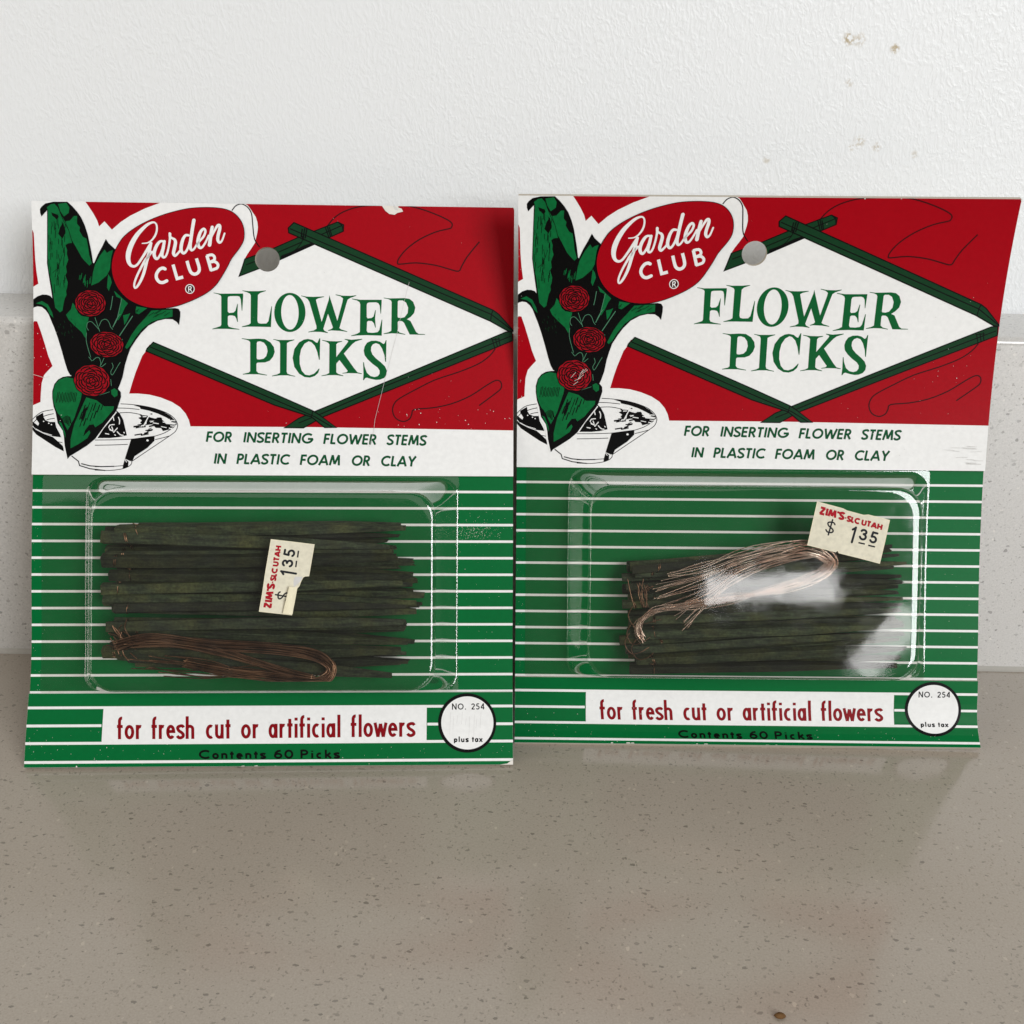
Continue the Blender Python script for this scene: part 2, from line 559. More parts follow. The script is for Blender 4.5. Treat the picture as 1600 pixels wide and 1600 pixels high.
class Print:
    """flat ink shapes in mm; laid on the bent card when emitted"""

    def __init__(self, mapper=art):
        self.map = mapper
        self.tris = []
        self.k = 0

    def poly(self, pts, mat, z, holes=()):
        loops = [[Vector((*self.map(p), 0)) for p in lp] for lp in [pts, *holes]]
        flat = [v for lp in loops for v in lp]
        for t in tessellate_polygon(loops):
            self.tris.append(([(flat[i].x, flat[i].y) for i in t], mat, z))

    def stroke(self, pts, w, mat, z, closed=False, caps=False):
        """ribbon along pts; w is one width or one per point"""
        P = [Vector(p[:2]) for p in pts]
        Q = [P[0]]
        W = [w if not isinstance(w, (list, tuple)) else w[0]]
        for i in range(1, len(P)):
            if (P[i] - Q[-1]).length > 1e-5:
                Q.append(P[i])
                W.append(w if not isinstance(w, (list, tuple)) else w[i])
        P = Q
        n = len(P)
        if n < 2:
            return
        L, R = [], []
        for i in range(n):
            a = P[i - 1] if (i or closed) else P[i]
            b = P[(i + 1) % n] if (i < n - 1 or closed) else P[i]
            d1 = (P[i] - a).normalized() if (P[i] - a).length > 0 else (b - P[i]).normalized()
            d2 = (b - P[i]).normalized() if (b - P[i]).length > 0 else d1
            m = d1 + d2
            m = m.normalized() if m.length > 1e-4 else d1
            nn = Vector((-m.y, m.x))
            k = 1.0 / max(0.5, nn.dot(Vector((-d1.y, d1.x))))
            L.append(P[i] + nn * W[i] * 0.5 * k)
            R.append(P[i] - nn * W[i] * 0.5 * k)
        e = n if closed else n - 1
        for i in range(e):
            j = (i + 1) % n
            q = [self.map(x) for x in (L[i], L[j], R[j], R[i])]
            self.tris.append(([q[0], q[1], q[2]], mat, z))
            self.tris.append(([q[0], q[2], q[3]], mat, z))
        if caps:
            for (c, w_, d) in ((P[0], W[0], P[0] - P[1]), (P[-1], W[-1], P[-1] - P[-2])):
                a0 = math.atan2(d.y, d.x) - math.pi / 2
                arc = [(c.x + w_ / 2 * math.cos(a0 + math.pi * k / 6), c.y + w_ / 2 * math.sin(a0 + math.pi * k / 6))
                       for k in range(7)]
                m = self.map(c)
                for k in range(6):
                    self.tris.append(([m, self.map(arc[k]), self.map(arc[k + 1])], mat, z))

    def step(self, dz=0.0006):
        self.k += 1
        return self.k * dz

    def emit(self, name, card, mats, base, bounds, parent, hole=False, label=None, kind=None):
        """cut to the panel, cut along a grid so that the ink follows the bend, and link as one mesh"""
        vs, fs, ids, mi = [], [], {}, []
        names = []
        GU, GV = 9.5, ROW

        def vert(u, v, d):
            key = (round(u, 4), round(v, 4), round(d, 5))
            if key not in ids:
                ids[key] = len(vs)
                vs.append(card.ply(u, v, d))
            return ids[key]
        for tri, mat, z in self.tris:
            ar = (tri[1][0] - tri[0][0]) * (tri[2][1] - tri[0][1]) - (tri[2][0] - tri[0][0]) * (tri[1][1] - tri[0][1])
            if abs(ar) < 1e-7:
                continue
            pieces = [tri if ar > 0 else [tri[0], tri[2], tri[1]]]
            if bounds:
                p = pieces[0]
                for h in ((-1, 0, -bounds[0]), (1, 0, bounds[1]), (0, -1, -bounds[2]), (0, 1, bounds[3])):
                    p = clip_half(p, *h) if p else p
                pieces = [p] if len(p) > 2 else []
            if hole and pieces:
                hu, hv, hr = HOLE
                p = pieces[0]
                if min(x[0] for x in p) < hu + hr and max(x[0] for x in p) > hu - hr and \
                   min(x[1] for x in p) < hv + hr and max(x[1] for x in p) > hv - hr:
                    pieces = []
                    for k in range(32):
                        a = 2 * math.pi * (k + 0.5) / 32
                        ca, sa = math.cos(a), math.sin(a)
                        c = ca * hu + sa * hv + hr * math.cos(math.pi / 32)
                        q = clip_half(p, -ca, -sa, -c)
                        if len(q) > 2:
                            pieces.append(q)
                        p = clip_half(p, ca, sa, c)
                        if len(p) < 3:
                            break
            if mat not in names:
                names.append(mat)
            for p in pieces:
                u0, u1 = min(x[0] for x in p), max(x[0] for x in p)
                v0, v1 = min(x[1] for x in p), max(x[1] for x in p)
                for i in range(int(math.floor(u0 / GU)), int(math.floor(u1 / GU)) + 1):
                    q = clip_half(clip_half(p, -1, 0, -i * GU), 1, 0, (i + 1) * GU) if (u0 < i * GU or u1 > (i + 1) * GU) else p
                    if len(q) < 3:
                        continue
                    for j in range(int(math.floor(v0 / GV)), int(math.floor(v1 / GV)) + 1):
                        r = clip_half(clip_half(q, 0, -1, -j * GV), 0, 1, (j + 1) * GV) if (v0 < j * GV or v1 > (j + 1) * GV) else q
                        if len(r) < 3:
                            continue
                        f = []
                        for x in r:
                            t = vert(x[0], x[1], base + z)
                            if not f or (t != f[-1] and t != f[0]):
                                f.append(t)
                        if len(f) > 2 and len(set(f)) == len(f):
                            fs.append(f)
                            mi.append(names.index(mat))
        o = link_mesh(name, vs, fs, [mats[n] for n in names], parent, mi, origin=card.base)
        if label:
            o['label'] = label
        if kind:
            o['kind'] = kind
        return o


MATS = dict(white=M_WHITE, red=M_RED, green=M_GREEN, title=M_TITLE, bar=M_BAR, black=M_BLACK, leaf=M_LEAF, rose=M_ROSE,
            slogan=M_SLOGAN, instr=M_INSTR, string=M_STRING, vein=M_VEIN, cream=M_CREAM, cream2=M_CREAM2, sred=M_SRED,
            sink=M_SINK, scuff=M_SCUFF, grime=M_GRIME)


# ------------------------------------------------------------------ drawn lettering
def arc(cx, cy, rx, ry, a0, a1, n=14):
    return [(cx + rx * math.cos(math.radians(a0 + (a1 - a0) * k / n)), cy + ry * math.sin(math.radians(a0 + (a1 - a0) * k / n)))
            for k in range(n + 1)]


def S_curve(w, h, m=0.085):
    return smooth_path([(w * .93, h * .80), (w * .78, h - m), (w * .5, h - m * .9), (w * .2, h - m * 1.6), (w * .12, h * .74),
                        (w * .3, h * .57), (w * .65, h * .45), (w * .88, h * .30), (w * .82, m * 1.7), (w * .5, m * .8),
                        (w * .22, m * 1.2), (w * .06, h * .22)], 3)


GLY = {
    'A': (.80, [[(.05, 0), (.40, 1)], [(.40, 1), (.75, 0)], [(.19, .30), (.61, .30)]]),
    'B': (.58, [[(.09, 0), (.09, 1)], [(.09, .92), (.28, .92)] + arc(.28, .73, .19, .19, 80, -80) + [(.09, .54)],
                [(.09, .54), (.30, .54)] + arc(.30, .31, .23, .23, 80, -80) + [(.09, .08)]]),
    'C': (.78, [arc(.47, .5, .39, .42, 48, 312, 20)]),
    'E': (.52, [[(.09, 0), (.09, 1)], [(.09, .92), (.48, .92)], [(.09, .51), (.45, .51)], [(.09, .08), (.48, .08)]]),
    'F': (.50, [[(.09, 0), (.09, 1)], [(.09, .92), (.48, .92)], [(.09, .50), (.44, .50)]]),
    'G': (.90, [arc(.48, .5, .40, .42, 45, 352, 22), [(.50, .44), (.92, .44)]]),
    'H': (.70, [[(.09, 0), (.09, 1)], [(.61, 0), (.61, 1)], [(.09, .5), (.61, .5)]]),
    'I': (.20, [[(.10, 0), (.10, 1)]]),
    'L': (.46, [[(.09, 1), (.09, .0)], [(.09, .08), (.44, .08)]]),
    'M': (.92, [[(.08, 0), (.20, 1)], [(.20, 1), (.46, .12)], [(.46, .12), (.72, 1)], [(.72, 1), (.84, 0)]]),
    'N': (.74, [[(.09, 0), (.09, 1)], [(.09, .98), (.65, .02)], [(.65, 0), (.65, 1)]]),
    'O': (.92, [arc(.46, .5, .38, .42, 0, 360, 26)]),
    'P': (.54, [[(.09, 0), (.09, 1)], [(.09, .92), (.26, .92)] + arc(.26, .69, .21, .23, 85, -85) + [(.09, .46)]]),
    'R': (.58, [[(.09, 0), (.09, 1)], [(.09, .92), (.26, .92)] + arc(.26, .70, .20, .22, 85, -85) + [(.09, .48)],
                [(.26, .48), (.54, 0)]]),
    'S': (.56, [S_curve(.56, 1.0)]),
    'T': (.56, [[(.28, 0), (.28, .9)], [(.03, .92), (.53, .92)]]),
    'U': (.68, [[(.09, 1), (.09, .34)] + arc(.34, .34, .25, .26, 190, 350) + [(.59, .34), (.59, 1)]]),
    'W': (1.06, [[(.05, 1), (.29, 0)], [(.29, 0), (.53, .92)], [(.53, .92), (.77, 0)], [(.77, 0), (1.01, 1)]]),
    'Y': (.66, [[(.05, 1), (.33, .45)], [(.61, 1), (.33, .45)], [(.33, .5), (.33, 0)]]),
    'Z': (.66, [[(.06, .92), (.60, .92)], [(.56, .94), (.10, .06)], [(.06, .08), (.60, .08)]]),
    "'": (.18, [[(.09, 1), (.09, .70)]]),
    '-': (.30, [[(.04, .40), (.26, .40)]]),
    '.': (.24, [[(.12, 0), (.12, .16)]]),
    '1': (.40, [[(.10, .82), (.28, .97)], [(.28, 1), (.28, 0)]]),
    '2': (.56, [arc(.27, .70, .20, .22, 170, -30) + [(.08, .08)], [(.05, .08), (.52, .08)]]),
    '3': (.56, [arc(.26, .74, .19, .18, 165, -85), arc(.26, .30, .22, .24, 85, -165)]),
    '4': (.60, [[(.42, 0), (.42, 1)], [(.42, .97), (.06, .28)], [(.04, .26), (.56, .26)]]),
    '5': (.56, [[(.48, .92), (.16, .92)], [(.16, .94), (.11, .54)], arc(.26, .32, .22, .25, 125, -150)]),
    '6': (.66, [arc(.33, .32, .25, .24, 0, 360, 22), [(.08, .34), (.14, .66), (.30, .86), (.54, .93)]]),
    '0': (.70, [arc(.35, .5, .27, .42, 0, 360, 24)]),
    '$': (.58, [S_curve(.58, 1.0), [(.32, 1.14), (.26, -.14)]]),
    'a': (.46, [arc(.21, .31, .14, .25, 0, 360, 18), [(.37, 0), (.37, .63)]]),
    'c': (.40, [arc(.24, .31, .16, .25, 60, 300, 16)]),
    'e': (.46, [[(.07, .33), (.38, .33)] + arc(.225, .31, .155, .25, 8, 318, 18)]),
    'f': (.30, [[(.12, 0), (.12, .80)] + arc(.23, .80, .11, .13, 180, 80, 6), [(.0, .56), (.28, .56)]]),
    'h': (.46, [[(.08, 0), (.08, 1)], [(.08, .44)] + arc(.22, .42, .15, .14, 165, 0, 10) + [(.37, .42), (.37, 0)]]),
    'i': (.18, [[(.09, 0), (.09, .62)], [(.09, .76), (.09, .89)]]),
    'k': (.44, [[(.08, 0), (.08, 1)], [(.10, .28), (.38, .62)], [(.18, .36), (.42, 0)]]),
    'l': (.18, [[(.09, 0), (.09, 1)]]),
    'n': (.46, [[(.08, 0), (.08, .63)], [(.08, .40)] + arc(.22, .40, .15, .16, 165, 0, 10) + [(.37, .40), (.37, 0)]]),
    'o': (.46, [arc(.23, .31, .16, .25, 0, 360, 20)]),
    'p': (.46, [[(.08, -.24), (.08, .63)], arc(.25, .31, .14, .25, 0, 360, 18)]),
    'r': (.32, [[(.08, 0), (.08, .63)], [(.08, .36)] + arc(.22, .38, .14, .18, 170, 70, 6)]),
    's': (.38, [S_curve(.38, .63, .06)]),
    't': (.28, [[(.13, 0), (.13, .84)], [(.0, .57), (.27, .57)]]),
    'u': (.46, [[(.08, .63), (.08, .24)] + arc(.22, .22, .14, .16, 190, 350, 10) + [(.36, .24)], [(.37, 0), (.37, .63)]]),
    'w': (.60, [[(.03, .63), (.17, 0)], [(.17, 0), (.30, .58)], [(.30, .58), (.43, 0)], [(.43, 0), (.57, .63)]]),
    'x': (.44, [[(.04, .62), (.40, 0)], [(.40, .62), (.04, 0)]]),
}


def word(pr, txt, x0, x1, y0, y1, h, weight, mat, z, slant=0.0, gap=0.06, round_=False, only=None):
    """set one word between x0 and x1, its baseline running from y0 to y1 (y downwards)"""
    adv, tot = [], 0.0
    for ch in txt:
        adv.append(tot)
        tot += GLY[ch][0] + gap
    tot -= gap
    k = (x1 - x0) / tot
    for ch, a in zip(txt, adv):
        for si, st in enumerate(GLY[ch][1]):
            pts = []
            for (gx, gy) in st:
                X = x0 + (a + gx) * k + slant * gy * h
                Y = y0 + (y1 - y0) * ((a + gx) / tot) - gy * h
                pts.append((X, Y))
            closed = len(pts) > 8 and (Vector(pts[0]) - Vector(pts[-1])).length < 1e-3
            pr.stroke(pts[:-1] if closed else pts, weight, mat, z + si * 0.002, closed=closed, caps=round_)


# ------------------------------------------------------------------ artwork: header
HOLE = (*art((418.8, 407)), 2.92)


def header_print():
    p = Print()
    z = 0.02
    R = 'red'
    p.poly(FA('415 60 440 95 470 140 495 185 507 222 540 190 587 242 640 195 700 155 790 110 895 70 900 40 415 40'), R, z)
    p.poly(FA('60 200 85 230 100 262 103 300 110 420 118 500 130 580 60 620'), R, z)
    p.poly(FA('60 870 105 812 122 815 145 880 170 960 190 1030 216 1093 185 1125 163 1150 148 1200 143 1260 140 1318 60 1352'), R, z)
    p.poly(K4('165 40 165 66 225 100 262 150 288 190 325 245 345 310 352 375 345 440 325 525 318 565 270 640 225 705 187 770 187 785') +
           [(490, 370), (803, 520.5), (815, 520), (815, 310)], R, z)
    p.poly([(803, 519.5), (815, 519), (815, 674.6), (801, 674), (493, 668.8), (493, 648)], R, z)
    p.poly(FA('795 1005 775 1030 755 1080 735 1130 715 1190 693 1265 750 1265 820 1272 890 1290 960 1318 1010 1350 1045 1390 1065 1430 1075 1470') +
           [(493, 668.8), (493, 650), (235, 540)], R, z)
    return p


def border_print():
    """the drawn picks that frame the diamond, and the loose strings"""
    p = Print()
    z = 0.05
    # strings
    for pts, w in ((K4('28 165 70 110 120 85 160 85 215 115 255 165 275 220 283 290 292 390 300 470 320 545 375 625'), 1.3),
                   (FB('330 218 370 170 430 130 520 100 620 90 800 90 900 110 1000 145 1075 180 1105 205 1100 230 1080 238 1000 258 900 305 820 365 775 420 765 450 780 458 880 450 1000 465 1090 490 1145 502 1165 470 1200 410 1275 318'), 1.6),
                   (FB('1375 985 1340 1030 1270 1080 1150 1130 1000 1180 880 1240 780 1295 745 1330 735 1375 755 1420 800 1440 840 1425 855 1395 870 1365 980 1355 1100 1330 1220 1280 1320 1215 1380 1183 1410 1195 1412 1230 1380 1262 1275 1340'), 1.5)):
        p.stroke(smooth_path(pts, 3), w * 1.25, 'black' if w < 1.4 else 'string', z + p.step(0.002))

    def bar(outline, lines, zz, lw=1.7):
        p.poly(outline, 'bar', zz)
        p.stroke(outline, lw, 'black', zz + 0.004, closed=True)
        for k, ln in enumerate(lines):
            p.stroke(ln, lw * 0.9, 'black', zz + 0.006 + 0.002 * k)
    # rising pick, behind
    bar(K4('190 772 330 722 560 632 870 495 1345 308 1420 345 1415 425 1050 590 640 775 370 890 118 988 150 900'),
        [K4('205 845 400 770 600 690 900 560'), K4('1110 480 1400 352'), K4('1345 308 1400 352 1415 425')], z + 0.012)
    p.poly(K4('640 775 1050 590 1045 562 930 600 760 690 640 735'), 'black', z + 0.026)
    p.stroke(smooth_path(K4('905 520 900 560 870 600 830 650 760 690 650 730'), 3), 1.2, 'black', z + 0.028)
    for k, q in enumerate(('1190 372 1235 500', '1215 365 1258 495', '1240 372 1275 490')):
        p.stroke(K4(q), 1.7, 'black', z + 0.028 + .002 * k)
    # long falling pick at upper right, in front
    bar(FB('120 198 1360 745 1395 770 1492 878 1455 876 1340 812 88 262 85 232'),
        [FB('95 236 1350 772 1490 878'), FB('1360 745 1350 772 1345 812')], z + 0.040, 1.8)
    for k, q in enumerate(('905 395 890 500', '935 388 915 520', '962 395 940 515', '890 470 930 540')):
        p.stroke(K4(q), 2.0, 'black', z + 0.052 + .002 * k)
    # lower right pick
    bar(FB('1440 882 1478 880 1482 935 1380 978 310 1408 250 1440 180 1480 60 1480 150 1420 250 1378'),
        [FB('1470 908 700 1215 290 1392 150 1450')], z + 0.064)
    for k, q in enumerate(('1355 925 1372 985', '1375 920 1390 978', '1395 915 1405 968', '1350 930 1405 925')):
        p.stroke(FB(q), 1.4, 'black', z + 0.075 + .002 * k)
    # lower left pick
    bar(FA('845 945 1600 1268 1838 1373 1880 1400 1985 1478 1912 1478 1830 1412 1600 1338 800 1000 806 985'),
        [FA('825 974 1600 1304 1850 1410 1960 1476'), FA('1838 1373 1830 1412')], z + 0.088)
    return p


def title_print():
    p = Print()
    z = 0.03
    G = 'title'
    p.poly(K2('45 130 150 145 480 143 482 180 468 395 460 392 445 230 430 190 400 180 290 182 262 190 255 215 255 410 275 428 340 422 368 395 380 350 398 290 403 300 398 430 403 560 395 560 380 510 360 475 320 465 275 465 256 480 256 600 270 630 330 648 425 665 425 673 240 662 90 662 28 669 30 660 110 635 150 620 160 600 160 190 150 170 110 152 50 138'), G, z)
    p.poly(K2('470 97 560 108 700 108 815 98 815 106 730 135 697 165 690 540 700 575 740 585 820 583 850 550 895 330 903 332 888 635 650 630 540 630 460 636 462 627 560 600 590 580 593 170 580 145 530 122 472 105'), G, z)
    p.poly(fr(330, 445, 9.412, ' '.join('%f %f' % q for q in ring_pts(1165, 421, 229, 288, 44))), G, z,
           [fr(330, 445, 9.412, ' '.join('%f %f' % q for q in ring_pts(1166, 419, 128, 254, 40, -0.02)))])
    p.poly(K3('-176 172 -100 188 0 192 160 186 160 194 75 215 42 232 45 255 125 560 230 230 238 168 245 195 355 545 430 265 438 215 400 185 328 165 330 156 430 175 550 178 630 168 630 177 540 210 505 235 495 265 385 650 410 670 500 698 500 707 400 692 270 685 217 691 220 682 275 660 290 640 218 440 150 660 165 690 215 715 215 724 120 708 0 705 -71 714 -71 705 10 685 50 660 48 620 -55 265 -80 225 -120 198 -176 180'), G, z)
    p.poly(K3('565 217 690 235 1005 235 1003 300 995 440 988 438 975 320 955 285 920 272 820 275 795 283 785 310 785 490 800 508 855 502 885 480 910 385 918 390 908 510 918 640 910 645 890 580 860 548 810 545 790 560 785 690 800 715 880 720 945 710 970 680 1005 525 1013 528 1005 762 780 755 640 760 557 769 557 760 640 735 685 710 690 300 680 270 640 245 568 226'), G, z)
    p.poly(K3('1033 204 1120 215 1250 212 1340 210 1410 222 1465 265 1497 350 1480 430 1430 485 1375 522 1425 545 1510 710 1545 735 1640 740 1640 749 1560 749 1415 745 1330 570 1300 548 1255 545 1240 560 1240 690 1270 718 1350 740 1350 749 1250 732 1150 728 1033 739 1033 730 1110 710 1145 690 1150 270 1140 245 1100 225 1035 213'), G, z,
           [K3('1240 260 1255 245 1310 245 1360 275 1392 350 1385 430 1340 490 1290 503 1245 498 1238 480')])
    p.poly(K2('460 799 560 812 700 805 800 812 880 860 930 930 943 1000 920 1070 870 1130 800 1155 690 1158 675 1175 675 1280 700 1310 830 1338 830 1347 700 1330 580 1328 475 1333 475 1324 560 1305 583 1285 583 860 570 840 530 822 460 808'), G, z,
           [K2('680 870 690 850 730 845 785 865 825 920 838 990 820 1060 780 1100 720 1112 685 1108 678 1090')])
    p.poly(K2('920 811 1000 825 1150 825 1230 819 1230 828 1160 850 1122 870 1118 1290 1130 1320 1180 1340 1243 1355 1243 1364 1130 1345 1020 1345 903 1359 903 1350 980 1330 1020 1310 1022 880 1010 850 960 830 922 820'), G, z)
    p.poly(K2('1601 799 1610 805 1603 1115 1592 1115 1566 1000 1530 910 1480 858 1440 845 1380 880 1330 960 1308 1070 1310 1180 1340 1280 1390 1335 1450 1345 1520 1320 1570 1270 1592 1243 1599 1255 1580 1310 1530 1355 1460 1378 1380 1370 1300 1320 1230 1220 1205 1090 1230 960 1300 860 1370 820 1430 810 1500 825 1545 860 1568 868 1580 840'), G, z)
    p.poly(K3('130 825 240 842 350 845 425 841 425 850 360 868 340 890 340 1075 500 870 515 845 500 832 462 818 462 809 560 822 718 808 720 817 620 850 575 885 450 1025 600 1240 650 1300 715 1317 715 1327 640 1315 520 1312 430 1319 430 1310 490 1300 508 1280 385 1120 340 1175 340 1300 370 1325 443 1348 443 1357 340 1342 230 1342 123 1357 123 1348 200 1330 235 1310 238 890 225 870 190 850 132 834'), G, z)
    p.poly(K3('1065 829 1075 828 1069 1145 1057 1145 1045 1050 1010 950 970 890 920 872 875 890 850 930 848 985 870 1040 920 1095 1000 1160 1055 1215 1083 1280 1075 1340 1040 1385 980 1408 920 1412 850 1398 790 1380 765 1385 742 1418 733 1415 738 1320 733 1155 743 1148 755 1220 790 1310 840 1355 900 1370 950 1355 975 1320 975 1275 945 1230 870 1175 800 1110 755 1050 742 980 755 920 790 865 850 838 920 835 980 850 1030 885 1050 870'), G, z)
    return p


def instruction_print():
    p = Print()
    for txt, x0, x1, b0, b1 in (('FOR', 322.6, 362.2, 691.6, 692.2), ('INSERTING', 380.6, 488.5, 692.6, 694.4),
                                ('FLOWER', 505.4, 587.5, 695.0, 696.2), ('STEMS', 604.2, 665.2, 696.5, 697.6)):
        word(p, txt, x0, x1, b0, b1, 16.0, 3.35, 'instr', 0.03, slant=0.16, gap=0.07)
    for txt, x0, x1, b0, b1 in (('IN', 334.9, 353.6, 725.8, 726.1), ('PLASTIC', 370.2, 452.5, 726.3, 727.4),
                                ('FOAM', 468.9, 531.5, 727.8, 728.6), ('OR', 549.2, 577.5, 729, 729.4),
                                ('CLAY', 594.8, 648.5, 729.6, 730.4)):
        word(p, txt, x0, x1, b0, b1, 16.0, 3.35, 'instr', 0.03, slant=0.16, gap=0.07)
    return p


def badge_print():
    p = Print()
    z = 0.21
    out = K1('0 525 40 470 110 405 200 340 320 270 460 205 620 145 800 95 950 65 1100 53 1250 52 1400 65 1500 92') + \
        FA('1346 138 1375 165 1400 205 1412 255 1408 310 1385 355 1355 395 1330 430 1305 480 1270 540 1235 590 1190 630 1130 665 1050 700 970 725 890 735 810 728 740 705 680 670 630 615 600 555 588 500 588 450 600 395 620 350')
    out = smooth_path(out, 3, True)
    p.poly(out, 'red', z)
    p.stroke(out, 1.0, 'black', z + 0.004, closed=True)
    W = 'white'
    z += 0.02

    def script(txt):
        a = [float(x) for x in txt.split()]
        q = smooth_path([(190 + a[i] / 8.889, 320 + a[i + 1] / 8.889, a[i + 2] / 8.889) for i in range(0, len(a), 3)], 4)
        p.stroke([x[:2] for x in q], [x[2] for x in q], W, z + p.step(0.002), caps=True)
    script('305 553 14 380 545 18 440 505 24 485 440 28 506 370 26 503 300 24 478 265 22 440 263 28 380 290 38 310 350 48 230 440 60 160 560 68 118 680 70 113 780 60 140 848 44 190 872 34 240 845 32 300 760 34 350 680 36 400 595 38 428 552 38')
    script('425 552 40 398 690 44 368 800 44 332 950 42 290 1060 38 245 1140 32 212 1170 28 196 1150 26 202 1090 28 240 990 30 290 890 32 345 790 36 400 720 34 440 670 30')
    script('612 528 30 560 524 32 520 560 42 485 630 46 470 700 46 488 755 42 520 762 34 560 700 30 592 610 32 612 530 34')
    script('612 525 38 595 620 44 580 700 42 592 742 34 620 742 30 650 690 28 676 580 28 688 490 30 690 420 34')
    script('684 414 30 692 462 36 720 482 30 752 500 36 765 545 44 750 625 46 738 690 44 760 724 36 800 690 30 838 640 28')
    script('948 442 30 905 442 36 870 492 42 846 580 46 845 650 44 878 690 36 918 655 32 952 575 32 980 470 34')
    script('1018 232 48 1000 340 46 980 480 46 968 590 44 985 645 36 1020 632 28 1060 570 28 1100 520 30 1155 455 32 1178 385 32 1155 352 34 1115 388 40 1085 470 46 1075 550 46 1095 608 40 1132 608 32 1180 540 28 1225 445 28')
    script('1272 328 44 1253 440 48 1236 575 50')
    script('1245 500 22 1300 385 30 1345 308 36 1375 305 38 1376 355 44 1355 440 44 1350 505 42 1375 542 34 1410 510 26 1443 415 24')
    for t in ('622 908 590 896 545 915 505 975 504 1035 540 1085 590 1096 646 1072',):
        p.stroke(smooth_path(K1(t), 4), 4.9, W, z + p.step(0.002), caps=True)
    p.stroke(K1('732 848 788 1042 872 1020'), 4.9, W, z + p.step(0.002))
    p.stroke(smooth_path(K1('925 796 960 915 990 965 1035 980 1080 955 1094 895 1055 762'), 4), 4.9, W, z + p.step(0.002))
    p.stroke(K1('1200 722 1260 932'), 4.9, W, z + p.step(0.002))
    p.stroke(smooth_path(K1('1195 728 1265 712 1302 738 1298 785 1225 818'), 4), 4.3, W, z + p.step(0.002))
    p.stroke(smooth_path(K1('1225 820 1305 806 1352 845 1342 892 1300 912 1248 928'), 4), 4.3, W, z + p.step(0.002))
    c = K1('965 1185')[0]
    p.poly(ring_pts(c[0], c[1], 6.6, 6.6, 24), 'string', z + 0.001)
    p.stroke(ring_pts(c[0], c[1], 6.7, 6.9, 30), 1.3, W, z + p.step(0.002), closed=True)
    for q in ('950 1225 945 1152', '945 1158 975 1150 985 1168 975 1188 948 1190', '965 1190 992 1222'):
        p.stroke(K1(q), 1.35, W, z + p.step(0.002))
    return p


